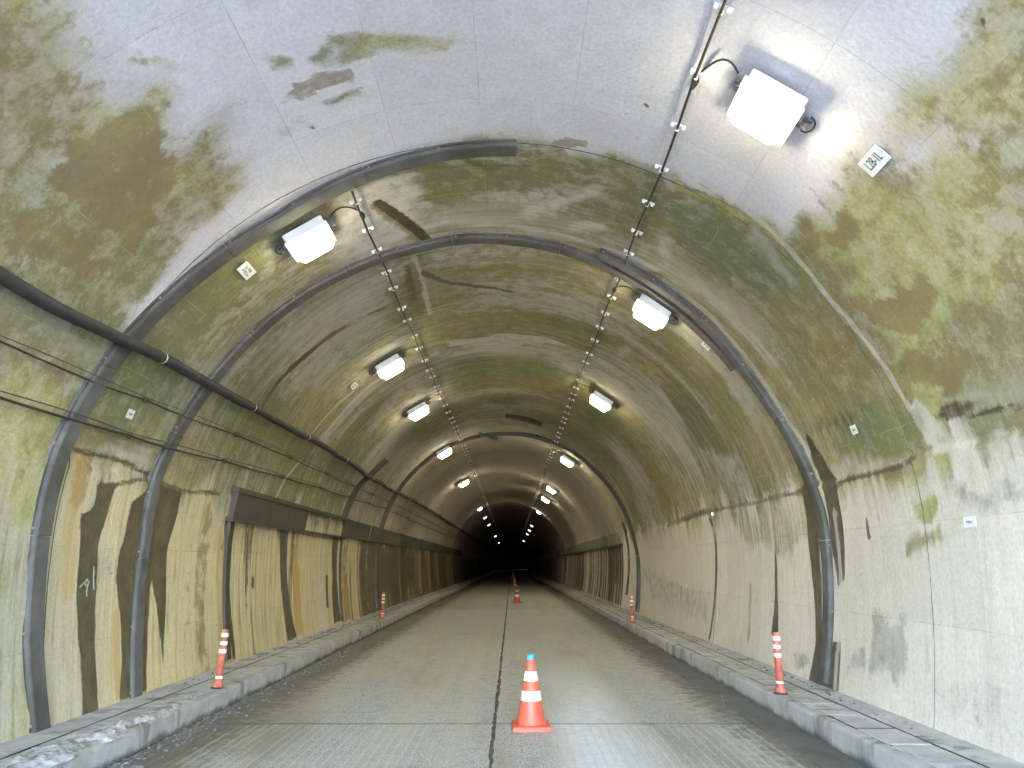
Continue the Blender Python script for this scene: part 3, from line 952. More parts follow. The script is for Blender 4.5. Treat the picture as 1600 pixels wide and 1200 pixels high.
road = tag(strip('road', -KERB_X - 0.05, KERB_X + 0.05, -0.0025, M['filler']), kind='structure')
CJ = 0.03
ROAD_J = [-11.4, -1.6, 8.22, 18.3] + [28.2 + 10 * i for i in range(14)]
for i in range(len(ROAD_J) - 1):
    a, b = ROAD_J[i] + 0.014, ROAD_J[i + 1] - 0.014
    for x0, x1 in ((-KERB_X + 0.03, CJ - 0.017), (CJ + 0.014, 2.72)):
        q = MB()
        nseg = 60 if b < 30 else 6
        # the edge along the centre joint is broken and ragged
        top, bot = [], []
        for t in range(nseg + 1):
            y_ = a + (b - a) * t / nseg
            rag = (random.random() - 0.5) * 0.022 if b < 30 else 0
            rag2 = (random.random() - 0.5) * 0.03 if (b < 30 and x1 > 2) else 0
            l = x0 + (rag if x0 > -1 else 0) + bend(y_)
            r_ = x1 + (rag if x1 < 1 else rag2) + bend(y_)
            q.v += [(l, y_, -0.02), (r_, y_, -0.02), (l + .003, y_, 0.001), (r_ - .003, y_, 0.001)]
        for t in range(nseg):
            o_ = 4 * t
            q.f += [(o_ + 2, o_ + 3, o_ + 7, o_ + 6), (o_, o_ + 2, o_ + 6, o_ + 4), (o_ + 3, o_ + 1, o_ + 5, o_ + 7)]
        q.f += [(0, 1, 3, 2), (4 * nseg + 1, 4 * nseg, 4 * nseg + 2, 4 * nseg + 3)]
        so = q.build('concrete_slab', M['road'], road)
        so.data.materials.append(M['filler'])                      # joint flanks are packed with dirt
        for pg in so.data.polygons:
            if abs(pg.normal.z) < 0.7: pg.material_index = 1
strip('far_pavement', -KERB_X + 0.03, 2.72, -0.001, M['road'], road, ROAD_J[-1] + 0.01, END_Y)
strip('gutter_screed', 2.715, KERB_X + 0.02, 0.0015, M['gutter'], road)

# ------------------------------------------------------------------ raised walkways
SLAB_L = 0.6
slab_me, filler_me = {}, {}
for side in (-1, 1):
    name = 'walkway'
    b = MB()
    x_in, x_out = KERB_X + 0.03, 4.02
    ys = [-40.0] + [170 + 6.0 * i for i in range(58)] + [END_Y]
    for y_ in ys:
        xs = sorted((side * x_in, side * x_out))
        b.v += [(xs[0] + bend(y_), y_, KERB_H - 0.030), (xs[1] + bend(y_), y_, KERB_H - 0.030)]
    for i in range(len(ys) - 1):
        b.f.append((2 * i, 2 * i + 1, 2 * i + 3, 2 * i + 2))
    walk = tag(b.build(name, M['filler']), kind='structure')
    # kerb stones
    ky = [PORTAL_Y, 2.3, 9.42 if side < 0 else 9.30]
    while ky[-1] < 165: ky.append(ky[-1] + (6.2 if ky[-1] < 60 else 12.4))
    for i in range(len(ky) - 1):
        a, c = ky[i] + 0.006, ky[i + 1] - 0.006
        q = MB()
        nn = 24 if c < 40 else 4
        pr = [(KERB_X, -0.05), (KERB_X, KERB_H - 0.03), (KERB_X + 0.010, KERB_H - 0.008), (KERB_X + 0.026, KERB_H), (KERB_X + 0.115, KERB_H), (KERB_X + 0.115, -0.05)]
        for t in range(nn + 1):
            y_ = a + (c - a) * t / nn
            for j, (px_, pz_) in enumerate(pr):
                w = (random.random() - 0.5) * (0.006 if j in (1, 2, 3) else 0.002) if 0 < t < nn else 0
                q.v.append((side * (px_ + w), y_, pz_ + (w * 0.7 if 0 < j < 4 else 0)))
        for t in range(nn):
            for j in range(5):
                o_ = 6 * t + j
                q.f.append((o_, o_ + 1, o_ + 7, o_ + 6) if side < 0 else (o_, o_ + 6, o_ + 7, o_ + 1))
        q.f.append(tuple(range(6)) if side > 0 else tuple(range(5, -1, -1)))
        q.f.append(tuple(6 * nn + j for j in (range(5, -1, -1) if side > 0 else range(6))))
        smooth_by_angle(q.build('kerb_stone', M['kerb'], walk), 50)
    # cover slabs, one by one as far as they can be told apart
    me_list = []
    for v in range(5):
        q = MB().cbox(-0.174, 0.174, -SLAB_L / 2 + 0.009, SLAB_L / 2 - 0.009, -0.05, 0.0, 0.008)
        rr = random.Random(v + (9 if side > 0 else 0))
        q.v = [(p[0] + (rr.random() - .5) * .014, p[1] + (rr.random() - .5) * .014, p[2]) for p in q.v]
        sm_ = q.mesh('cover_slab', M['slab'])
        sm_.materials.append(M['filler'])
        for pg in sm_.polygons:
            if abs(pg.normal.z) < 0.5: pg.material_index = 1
        me_list.append(sm_)
    y_ = -3.0 + (0.13 if side > 0 else 0.0)
    while y_ < 44:
        m_ = Matrix.Translation((side * (KERB_X + 0.118 + 0.198), y_, KERB_H + -0.004 + (random.random() - .5) * 0.005)) \
            @ Matrix.Rotation((random.random() - .5) * 0.008, 4, 'Y') @ Matrix.Rotation((random.random() - .5) * 0.012, 4, 'Z')
        inst('cover_slab', random.choice(me_list), m_, walk)
        y_ += SLAB_L
    xs = sorted((side * (KERB_X + 0.125), side * (KERB_X + 0.508)))
    far = strip('far_cover_slabs', xs[0], xs[1], KERB_H, M['slab'], walk, y_ - SLAB_L / 2, END_Y)
    far['kind'] = 'stuff'
    xs = sorted((side * (KERB_X + 0.512), side * 4.0))
    rear = strip('rear_margin', xs[0], xs[1], KERB_H - 0.006, M['slab'], walk)
    xs = sorted((side * KERB_X, side * (KERB_X + 0.12)))
    strip('far_kerb', xs[0], xs[1], KERB_H - 0.004, M['kerb'], walk, ky[-1] + 0.01, END_Y)


# ------------------------------------------------------------------ arched water gutters clipped to the lining
def interp(tab, s):
    for (a, ya), (b, yb) in zip(tab[:-1], tab[1:]):
        if a <= s <= b:
            return ya + (yb - ya) * (s - a) / (b - a)
    return tab[0][1] if s < tab[0][0] else tab[-1][1]


bolt_me = MB().lathe([(0.014, 0.0), (0.014, 0.012), (0.008, 0.018)], 6).mesh('bolt', M['bolt'])


def gutter(label, tab, width, height, mat, sec=1.55, bolts=True, box=False):
    tab = sorted(tab)
    s0, s1 = tab[0][0], tab[-1][0]
    nsec = max(1, round((s1 - s0) / sec))
    root = tag(empty('arch_gutter', W((s0 + s1) / 2, interp(tab, (s0 + s1) / 2))), label, 'gutter', None)
    inv = root.matrix_basis.copy(); inv.translation = root.location
    L = (s1 - s0) / nsec
    hw = width / 2
    if box:
        cs = [(-hw, -0.03), (-hw, height * .8), (-hw + .012, height), (hw - .012, height), (hw, height * .8), (hw, -0.03)]
    else:
        cs = [(-hw - 0.025, -0.03), (-hw - 0.025, 0.008), (-hw, 0.010), (-hw + 0.008, height * 0.8), (-hw + 0.022, height),
              (hw - 0.022, height), (hw - 0.008, height * 0.8), (hw, 0.010), (hw + 0.025, 0.008), (hw + 0.025, -0.03)]
    for k in range(nsec):
        a, b = s0 + k * L + 0.004, s0 + (k + 1) * L - 0.004
        lift = 0.006 * (k % 2)
        n_ = max(4, int((b - a) / 0.12))
        q = MB()
        for t in range(n_ + 1):
            s_ = a + (b - a) * t / n_
            y_ = interp(tab, s_)
            for (dy_, o_) in cs:
                q.v.append(W(s_, y_ + dy_, 0.004 + o_ + (lift if o_ > 0 else 0) + 0.010) - root.location)
        m_ = len(cs)
        for t in range(n_):
            for j in range(m_ - 1):
                o_ = t * m_ + j
                q.f.append((o_, o_ + 1, o_ + m_ + 1, o_ + m_))
        q.f.append(tuple(range(m_ - 1, -1, -1)))
        q.f.append(tuple(n_ * m_ + j for j in range(m_)))
        q.v = [tuple(v) for v in q.v]
        sec_o = smooth_by_angle(q.build('gutter_section', mat, root), 22)
        if bolts:
            for s_ in (a + 0.06, (a + b) / 2):
                for e in (-1, 1):
                    y_ = interp(tab, s_) + e * (hw + 0.014)
                    f = frame_at(s_, y_, 0.024) @ Matrix.Rotation(PI, 4, 'X')
                    bo = bpy.data.objects.new('bolt', bolt_me)
                    bo.matrix_basis = Matrix.Translation(-root.location) @ f
                    link(bo, sec_o)
    return root


ring1 = [(-8.15, 6.98), (-7.37, 6.86), (-6.54, 6.82), (-5.66, 6.82), (-5.14, 6.90), (-4.3, 7.07), (-3.33, 7.25), (-2.45, 7.34), (-1.5, 7.24), (-0.49, 7.14), (0.26, 7.09)]
gutter('grey arched gutter cover that stops just past the crown, first from the portal', ring1, 0.24, 0.046, M['steel'])
ring2a = [(-8.15, 8.66), (-7.2, 8.73), (-6.49, 8.78), (-5.67, 8.74), (-4.66, 8.98), (-3.44, 9.12), (-2.7, 9.18), (-1.94, 9.28), (-1.12, 9.34), (-0.36, 9.32), (0.84, 9.48), (1.44, 9.60), (2.09, 9.74), (2.73, 9.83), (3.3, 9.87), (3.9, 9.9)]
gutter('grey arched gutter cover spanning the whole vault from the left walkway', ring2a, 0.22, 0.046, M['steel'])
ring2b = [(1.42, 9.30), (2.09, 9.44), (2.73, 9.52), (3.3, 9.58), (3.99, 9.70), (4.57, 9.66), (5.21, 9.50), (6.08, 9.28), (6.71, 9.26), (7.23, 9.28), (8.1, 9.36)]
gutter('dark wet arched gutter lapped beside the full one, running down the right wall', ring2b, 0.21, 0.050, M['steel'])
pts = [sy(*q) for q in [(535, 807), (545, 783), (557, 760), (580, 738), (603, 717)]]
gutter('short dark arched gutter low on the left vault beyond the band of panels', [(s_, y_) for s_, y_ in pts], 0.26, 0.08, M['steel_dark'], bolts=False)
pts = [sy(*q) for q in [(790, 648), (820, 653), (847, 663)]]
gutter('short dark gutter piece at the crown between the two cable runs', pts, 0.30, 0.08, M['steel_dark'], bolts=False)
ring4 = [(-8.1, 23.6), (-5.0, 24.1), (-2.0, 24.6), (0.0, 24.8), (2.0, 24.6), (4.0, 24.2), (5.6, 23.6), (6.6, 22.9), (8.1, 22.6)]
gutter('narrow dark arched gutter spanning the whole vault deeper in, beside the right marker post', ring4, 0.22, 0.09, M['steel_dark'], bolts=False)
gutter('dark arched gutter spanning the vault far inside the tunnel', [(-8.1, 53.5), (0, 54.0), (8.1, 53.5)], 0.35, 0.10, M['steel_dark'], 2.2, bolts=False)
pts = [sy(*q) for q in [(974, 815), (983, 850), (985, 890), (981, 930)]]
gutter('narrow dark upright gutter beside the brown boarded panel on the right wall', pts, 0.10, 0.06, M['steel_dark'], bolts=False)
pts = [sy(*q) for q in [(745, 675), (778, 686)]]
for k, (q0, q1) in enumerate((((748, 676), (777, 685)), ((838, 680), (845, 684)))):
    a, b = sy(*q0), sy(*q1)
    q = MB()
    for (s_, y_) in (a, b):
        for d_, o_ in ((-.18, 0.0), (-.18, .07), (.18, .07), (.18, 0.0)):
            q.v.append(W(s_, y_ + d_, o_))
    q.f = [(0, 1, 5, 4), (1, 2, 6, 5), (2, 3, 7, 6), (0, 3, 2, 1), (4, 5, 6, 7)]
    tag(q.build('repair_strip', M['steel_dark']), ['long dark repair strip on the crown left of the deep gutter', 'small dark repair strip on the crown right of the deep gutter'][k], 'strip')

# ------------------------------------------------------------------ steel bands and boards along the side walls
def wall_plate(q, sa, sb, ya, yb, o0, o1, nsub=3):
    n0 = len(q.v)
    for i in range(nsub + 1):
        s_ = sa + (sb - sa) * i / nsub
        for y_, o_ in ((ya, o0), (ya, o1), (yb, o1), (yb, o0)):
            q.v.append(W(s_, y_, o_))
    for i in range(nsub):
        for j in range(3):
            o_ = n0 + 4 * i + j
            q.f.append((o_, o_ + 1, o_ + 5, o_ + 4))
    q.f += [(n0, n0 + 3, n0 + 2, n0 + 1), tuple(n0 + 4 * nsub + j for j in range(4))]
    return q


band = tag(empty('drain_band', W(-5.8, 11.2)), 'long dark band of drain panels along the left side wall', 'drain panel')


def bandpart(name, *a, mat=M['steel_dark'], parent=None, **k):
    o = wall_plate(MB(), *a, **k).build(name, mat)
    o.parent = parent
    o.matrix_parent_inverse = parent.matrix_world.inverted()
    o.matrix_parent_inverse = Matrix.Translation(-parent.location)
    return o


bandpart('panel', -5.64, -6.03, 11.22, 15.20, 0.0, 0.10, parent=band)
bandpart('bottom_rail', -6.035, -6.085, 11.15, 18.9, 0.0, 0.13, parent=band)
bandpart('top_rail', -5.56, -5.635, 11.15, 18.9, 0.0, 0.12, parent=band)
y_ = 18.95
k = 0
while y_ < 60:
    L = 3.1
    bandpart('panel', -5.58, -6.04, y_, y_ + L - 0.03, 0.0, 0.10 + 0.015 * (k % 2), parent=band)
    y_ += L; k += 1
for k, (yy, sa, w_) in enumerate(((11.25, -6.09, 0.16), (18.72, -5.62, 0.10))):
    bandpart('downpipe', sa, -8.08, yy, yy + w_, 0.0, 0.07, parent=band, nsub=14, mat=M['steel_dark'])
bandr = tag(empty('drain_band', W(5.8, 26.2)), 'brown drain band above the streaked boards on the right side wall', 'drain panel')
y_ = 26.1; k = 0
M['band_pale'] = simple('dusty_band', (0.21, 0.19, 0.145), 0.8, 0, 0.2, 2.0, (0.10, 0.085, 0.05), 0.6)
while y_ < 62:
    bandpart('panel', 5.60, 6.0, y_, y_ + 2.97, 0.0, 0.09 + 0.012 * (k % 2), parent=bandr, mat=M['band_pale'])
    y_ += 3.0; k += 1
bandpart('bottom_rail', 6.004, 6.07, 26.05, 62.0, 0.0, 0.13, parent=bandr)
M['board'] = simple('brown_wet_board', (0.085, 0.055, 0.026), 0.6, 0, 0.4, 2.5, (0.03, 0.026, 0.014), 0.6)
y_ = 26.15
while y_ < 46:                                     # upright drain boards under the band
    w_ = random.uniform(0.18, 0.42)
    bandpart('board', 6.08, 8.08, y_, y_ + w_, 0.0, random.uniform(0.02, 0.05), parent=bandr, mat=M['board'], nsub=10)
    y_ += w_ + random.uniform(0.25, 0.9) * (1 if y_ > 29.5 else 0.3)

# ------------------------------------------------------------------ power cables on the crown, with their cleats
cl = MB()
cl.box(-0.060, 0.060, -0.012, 0.012, -0.014, 0.0)
for dx in (-0.042, 0.042):
    cl.lathe([(0.013, -0.010), (0.016, -0.020), (0.016, -0.034), (0.010, -0.042)], 8, Matrix.Translation((dx, 0, 0)))
cl.lathe([(0.013, -0.012), (0.015, -0.045), (0.008, -0.052)], 8, Matrix.Translation((0, 0.03, 0)))
# lathe runs downwards here: flip faces
cl.f = [tuple(reversed(f)) if i >= 6 else f for i, f in enumerate(cl.f)]
cl.v = [(p[0] * 1.25, p[1], p[2]) for p in cl.v]
cleat_me = cl.mesh('cleat', M['porcelain'], False)


def s_cable_r(y): return 1.82 - 0.06 * min(1, max(0, (y - 6) / 12.0))
def s_cable_l(y): return -1.63 + 0.10 * min(1, max(0, (y - 13) / 12.0))


def cable(label, fs, y0, y1):
    root = tag(empty('power_cable', W(fs(y0), y0)), label, 'cable')
    pts_, y_ = [], y0
    while y_ < y1:
        pts_.append(W(fs(y_) + 0.012 * math.sin(y_ * 2.1), y_, 0.045 + 0.006 * math.sin(y_ * 7)) - root.location)
        y_ += 0.25 if y_ < 40 else 1.5
    MB().tube(pts_, 0.013, 6).build('cable_core', M['wire'], root, True)
    y_ = y0 + 0.25
    k = 0
    farm = MB()
    while y_ < y1 - 0.3:
        if y_ < 75:
            o = bpy.data.objects.new('cleat', cleat_me)
            o.matrix_basis = Matrix.Translation(-root.location) @ frame_at(fs(y_), y_, 0.006) @ Matrix.Rotation(random.uniform(-.15, .15), 4, 'Z')
            link(o, root)
        else:
            m_ = Matrix.Translation(-root.location) @ frame_at(fs(y_), y_, 0.006)
            farm.box(-0.06, 0.06, -0.03, 0.03, -0.05, 0.0, m_)
        y_ += random.choice((0.62, 0.75, 0.9)) if y_ < 75 else 2.0
    if farm.v:
        f = farm.build('far_cleats', M['porcelain'], root); f['kind'] = 'stuff'
    return root


cable('power cable on white cleats beside the lamp of the L28-1L plate', s_cable_r, PORTAL_Y + 0.3, 250)
cable('power cable on white cleats that starts behind the first arched gutter', s_cable_l, 7.42, 250)

# ------------------------------------------------------------------ flood lights
def rounded_plate(w, d, z0, z1, r, taper=0.0, n=5):
    """rounded rectangular tray, taper shrinks the lower face"""
    b = MB()
    ring = []
    for (cx, cy, a0) in ((w / 2 - r, d / 2 - r, 0), (-w / 2 + r, d / 2 - r, 90), (-w / 2 + r, -d / 2 + r, 180), (w / 2 - r, -d / 2 + r, 270)):
        for t in range(n):
            a = math.radians(a0 + 90 * t / (n - 1))
            ring.append((cx + r * math.cos(a), cy + r * math.sin(a)))
    m_ = len(ring)
    lv = [(z0, 1.0), (z0 + (z1 - z0) * 0.75, 1.0 - taper * 0.5), (z1, 1.0 - taper)]
    for z_, k_ in lv:
        b.v += [(x * k_, y * k_, z_) for x, y in ring]
    for i in range(len(lv) - 1):
        for j in range(m_):
            j2 = (j + 1) % m_
            b.f.append((i * m_ + j2, i * m_ + j, (i + 1) * m_ + j, (i + 1) * m_ + j2))
    b.f.append(tuple(range(m_)))
    b.f.append(tuple((len(lv) - 1) * m_ + j for j in range(m_ - 1, -1, -1)))
    return b


HW, HD = 0.50, 0.47
house_me = rounded_plate(HW, HD, -0.06, -0.165, 0.03, 0.04).mesh('housing', M['white_metal'])
rim_b = MB()
for x0, x1, y0, y1 in ((-HW / 2 - .012, HW / 2 + .012, -HD / 2 - .012, -HD / 2 + .02), (-HW / 2 - .012, HW / 2 + .012, HD / 2 - .02, HD / 2 + .012),
                       (-HW / 2 - .012, -HW / 2 + .02, -HD / 2 + .021, HD / 2 - .021), (HW / 2 - .02, HW / 2 + .012, -HD / 2 + .021, HD / 2 - .021)):
    rim_b.box(x0, x1, y0, y1, -0.178, -0.158)
rim_me = rim_b.mesh('rim', M['white_metal'])
lens_geo = rounded_plate(HW - 0.045, HD - 0.045, -0.16, -0.275, 0.05, 0.16)
lens_me = {k: lens_geo.mesh('lens', M['lens_' + k]) for k in ('near', 'mid', 'far')}
brk = {}
for sd in (-1, 1):
    b = MB()
    b.box(*sorted((sd * (HW / 2 + 0.0), sd * (HW / 2 + 0.10))), -0.02, 0.02, -0.125, -0.105)
    b.box(*sorted((sd * (HW / 2 + 0.085), sd * (HW / 2 + 0.101))), -0.03, 0.03, -0.104, 0.0)
    b.box(*sorted((sd * (HW / 2 + 0.05), sd * (HW / 2 + 0.15))), -0.035, 0.035, -0.012, 0.002)
    b.lathe([(0.02, -0.13), (0.02, -0.095), (0.012, -0.085)], 8, Matrix.Translation((sd * (HW / 2 + 0.06), -0.055, 0.02)))
    brk[sd] = b.mesh('bracket', M['bracket'])


def floodlight(s_, y_, level, cab, label, group):
    root = empty('floodlight')
    root.matrix_basis = frame_at(s_, y_, 0.0) @ Matrix.Scale(1.0 if y_ < 48 else 0.62, 4)      # the deeper fittings are smaller
    tag(root, label, 'lamp', group)
    for nm, me in (('housing', house_me), ('rim', rim_me), ('lens', lens_me[level]), ('bracket', brk[-1]), ('bracket', brk[1])):
        link(bpy.data.objects.new(nm, me), root)
    if y_ < 60:
        # supply lead from the cable to the bracket, and a spare loop at the other side
        ds_ = cab(y_) - s_
        sd = 1 if ds_ > 0 else -1
        x0 = sd * (HW / 2 + 0.09)
        x1 = ds_
        p = []
        for t in range(9):
            u = t / 8
            p.append((x0 + (x1 - x0) * u, -0.10 + 0.28 * u * u - 0.14 * math.sin(PI * u), -0.06 + 0.02 * u - 0.03 * math.sin(PI * u)))
        MB().tube(p, 0.010, 5).build('supply_lead', M['wire'], root, True)
        j = MB().tube([(x1, 0.14, -0.045), (x1, 0.19, -0.045), (x1 + .002, 0.24, -0.045), (x1, 0.31, -0.045), (x1, 0.36, -0.045)], [0.014, 0.028, 0.038, 0.026, 0.014], 8)
        j.build('junction', M['rubber'], root, True)
        lp = [(-sd * (HW / 2 + 0.10 + 0.05 * math.cos(a)), 0.03 + 0.07 * math.sin(a), -0.05 - 0.03 * math.sin(a * .5)) for a in [k * PI / 5 for k in range(-3, 9)]]
        MB().tube(lp, 0.008, 5).build('spare_loop', M['wire'], root, True)
    return root


right_px = [(1195, 165), (1012, 488), (934, 627), (882, 719), (857, 763), (848, 778), (838, 800), (829, 822), (825, 829), (822, 835), (817, 847)]
left_px = [(492, 375), (615, 575), (657, 645), (698, 707), (730, 753), (754, 795), (761, 809), (767, 820), (776, 838), (783, 851)]
ORD = ['first', 'second', 'third', 'fourth', 'fifth', 'sixth', 'seventh', 'eighth', 'ninth', 'tenth', 'eleventh']
RY = [5.45, 10.6, 16.9, 27.2, 38.0, 44.0, 55.8, 75.8, 86.0, 97.0, 125.0]
LY = [8.2, 14.1, 18.5, 25.7, 35.8, 54.0, 64.4, 76.0, 107.0, 140.0]
for k, yy in enumerate(RY):
    lv = 'near' if k < 3 else 'mid' if k < 7 else 'far'
    lb = 'lit white floodlight closest to the L28-1L number plate' if k == 0 else \
        f'lit floodlight, {ORD[k]} inward along the same cable as the L28-1L plate'
    floodlight(2.48 - 0.12 * min(1, yy / 45), yy * 0.955, lv, s_cable_r, lb, 'floodlights on the crown')
for k, yy in enumerate(LY):
    lv = 'near' if k < 3 else 'mid' if k < 6 else 'far'
    lb = f'lit floodlight, {ORD[k]} along the cable that starts behind the first arched gutter'
    floodlight(-2.35 + 0.22 * min(1, yy / 50), yy * 0.955, lv, s_cable_l, lb, 'floodlights on the crown')

# ------------------------------------------------------------------ black service pipe and the two slack wires on the left vault
def tube_thing(name, label, cat, pts_, r, mat, n_=10):
    root = tag(empty(name, pts_[0]), label, cat)
    q = MB().tube([p - root.location for p in pts_], r, n_)
    q.build('run', mat, root, True)
    return root


tab = [(-4.0, -4.62), (2.0, -4.58), (5.2, -4.53), (6.0, -4.53), (7.07, -4.48), (8.7, -4.42), (10.7, -4.40), (13.0, -4.34), (16.0, -4.31), (19, -4.36), (23.1, -4.34), (30, -4.22), (43.6, -4.18), (60, -4.15), (160, -4.1)]
pts_, y_ = [], -3.2
while y_ < 160:
    s_ = interp(tab, y_) + 0.010 * math.sin(y_ * 1.9) + 0.005 * math.sin(y_ * 4.3)
    pts_.append(W(s_, y_, 0.11 + 0.006 * math.sin(y_ * 2.7)))
    y_ += 0.15 if y_ < 30 else 1.0
pipe = tube_thing('service_pipe', 'thick black flexible service pipe hung along the left vault', 'pipe', pts_, 0.060, M['rubber'], 14)
tie = MB()
for i in range(24):
    a = 2 * PI * i / 24
    b = 2 * PI * (i + 1) / 24
    c0, s0_, c1, s1_ = math.cos(a), math.sin(a), math.cos(b), math.sin(b)
    tie.add([(0.064 * c0, -.012, .064 * s0_), (0.064 * c1, -.012, .064 * s1_), (0.064 * c1, .012, .064 * s1_), (0.064 * c0, .012, .064 * s0_)], [(0, 1, 2, 3)])
tie.box(-0.006, 0.006, -0.012, 0.012, 0.06, 0.115)
tie_me = tie.mesh('tie', M['porcelain'])
for yy in (-1.5, 1.2, 4.4, 7.55, 10.3, 13.1, 16.2, 19.4, 22.8, 26.5):
    s_ = interp(tab, yy) + 0.010 * math.sin(yy * 1.9) + 0.005 * math.sin(yy * 4.3)
    o = bpy.data.objects.new('tie', tie_me)
    o.matrix_basis = Matrix.Translation(-pipe.location) @ frame_at(s_, yy, 0.11 + 0.006 * math.sin(yy * 2.7))
    link(o, pipe)

def wire(label, tab_, r, off, second):
    pts_, y_ = [], -3.2
    while y_ < 60:
        ph = (y_ % 2.6) / 2.6
        pts_.append(W(interp(tab_, y_) - 0.018 * (1 - (2 * ph - 1) ** 2), y_, off))
        y_ += 0.2 if y_ < 30 else 1.0
    root = tube_thing('slack_wire', label, 'wire', pts_, r, M['wire'], 6)
    pts2, y_ = [], -3.2
    while y_ < 60:
        ph = (y_ % 2.6) / 2.6
        pts2.append(W(interp(tab_, y_) + second * 0.5 + 0.03 * (1 - (2 * ph - 1) ** 2) * second / 0.07, y_, off + 0.02) - root.location)
        y_ += 0.26 if y_ < 30 else 1.0
    MB().tube(pts2, r * 0.45, 5).build('lashing', M['wire'], root, True)
    hk = MB()
    hk.tube([(0.03 * math.cos(a), 0.0, 0.03 * math.sin(a)) for a in [k * PI / 5 for k in range(11)]], 0.005, 4)
    hk.tube([(0, 0, 0.03), (0, 0, off + 0.02)], 0.006, 4)
    hm = hk.mesh('hook', M['wire'])
    yy = -2.6
    while yy < 30:
        o = bpy.data.objects.new('hook', hm)
        o.matrix_basis = Matrix.Translation(-root.location) @ frame_at(interp(tab_, yy), yy, off)
        link(o, root)
        yy += 2.6
    return root


wire('upper slack black wire with its lashing below the thick service pipe', [(-4, -5.06), (5.6, -4.97), (6.84, -4.96), (8.9, -4.90), (11.4, -4.82), (15.3, -4.78), (25, -4.7), (60, -4.6)], 0.009, 0.06, 0.05)
wire('lower slack black wire with its lashing above the side wall joint', [(-4, -5.42), (5.85, -5.38), (6.8, -5.36), (8.3, -5.34), (11.6, -5.22), (14.8, -5.12), (23.4, -4.95), (60, -4.9)], 0.013, 0.06, 0.05)

# ------------------------------------------------------------------ number plates
def plate(s_, y_, w_s, w_y, label, text=None, rows=2, seed=0):
    root = empty('number_plate')
    root.matrix_basis = frame_at(s_, y_, 0.022)
    tag(root, label, 'sign')
    MB().cbox(-w_s / 2, w_s / 2, -w_y / 2, w_y / 2, -0.004, 0.004, 0.001).build('plate', M['plate'], root)
    # letters stand with their heads to the crown and read towards the portal
    up = Vector((-1 if s_ > 0 else 1, 0, 0))
    rt = Vector((0, -1 if s_ > 0 else 1, 0))
    nrm = Vector((0, 0, -1))
    mt = Matrix((rt, up, nrm)).transposed().to_4x4()
    if text:
        cu = bpy.data.curves.new('lettering', 'FONT')
        cu.body = text
        cu.size = w_s * 0.74
        cu.align_x = 'CENTER'; cu.align_y = 'CENTER'
        cu.extrude = 0.0008
        cu.space_character = 1.0
        tmp = bpy.data.objects.new('tmp', cu)
        COL.objects.link(tmp)
        bpy.context.view_layer.update()
        me = bpy.data.meshes.new_from_object(tmp.evaluated_get(bpy.context.evaluated_depsgraph_get()))
        bpy.data.objects.remove(tmp)
        me.materials.clear(); me.materials.append(M['ink'])
        xs_ = [v.co.x for v in me.vertices]
        kx = w_y * 0.66 / (max(xs_) - min(xs_))
        o = bpy.data.objects.new('lettering', me)
        o.matrix_basis = mt @ Matrix.Diagonal((kx, 1, 1, 1))
        o.location = nrm * 0.0055
        link(o, root)
    else:
        rr = random.Random(seed)
        q = MB()
        for r_ in range(rows):
            v = (0.18 - 0.36 * r_) * w_s if rows > 1 else 0
            u = -0.28 * w_y
            while u < 0.26 * w_y:
                l = rr.uniform(0.04, 0.10) * w_y
                h_ = rr.uniform(0.08, 0.15) * w_s
                v2 = v + rr.uniform(-.05, .05) * w_s
                q.box(u, u + l, v2 - h_, v2 + h_, 0.0045, 0.0055, mt)
                u += l + rr.uniform(0.02, 0.06) * w_y
        q.build('worn_marking', M['ink_faded'], root)
    return root


plate(3.40, 5.12, 0.16, 0.29, 'white number plate reading L28-1L on the vault', 'L28-1L')
plate(-3.11, 7.81, 0.15, 0.32, 'white plate with worn marking on the left vault between the first two gutters', None, 2, 3)
plate(3.38, 10.06, 0.14, 0.30, 'small white plate with worn marking beside the dark lapped gutter', None, 2, 5)
plate(-3.06, 13.5, 0.14, 0.30, 'small dull plate at the top of the white line on the left vault', None, 2, 6)
plate(-5.13, 7.72, 0.10, 0.13, 'tiny white tag between the two slack wires', None, 1, 7)
plate(6.37, 6.32, 0.09, 0.16, 'tiny white tag on the pale right side wall', None, 1, 8)
plate(5.28, 7.87, 0.10, 0.12, 'tiny white tag low on the mossy right vault', None, 1, 9)

# ------------------------------------------------------------------ chalk writing on the left wall
chalk = tag(empty('chalk_writing', W(*sy(150, 885))), 'scrawled white chalk figures on the left wall beside the dark wet run', 'writing')
strokes = [[(163, 869), (157, 884), (158, 887), (166, 888)], [(163, 870), (161, 884), (160, 899)], [(152, 873), (151, 898)], [(170, 874), (167, 896), (171, 897)],
           [(142, 885), (141, 905), (142, 921)], [(120, 918), (127, 910), (131, 906), (134, 910), (130, 916), (127, 911)], [(133, 911), (130, 925), (131, 932)]]
for st in strokes:
    pts3 = [W(*sy(*q), 0.033) - chalk.location for q in st]
    dense = []
    for a, b in zip(pts3[:-1], pts3[1:]):
        for t in range(4):
            dense.append(a.lerp(b, t / 4) + Vector((0, random.uniform(-.004, .004), random.uniform(-.004, .004))))
    dense.append(pts3[-1])
    MB().tube(dense, [random.uniform(0.004, 0.010) for _ in dense], 5).build('stroke', M['chalk'], chalk)

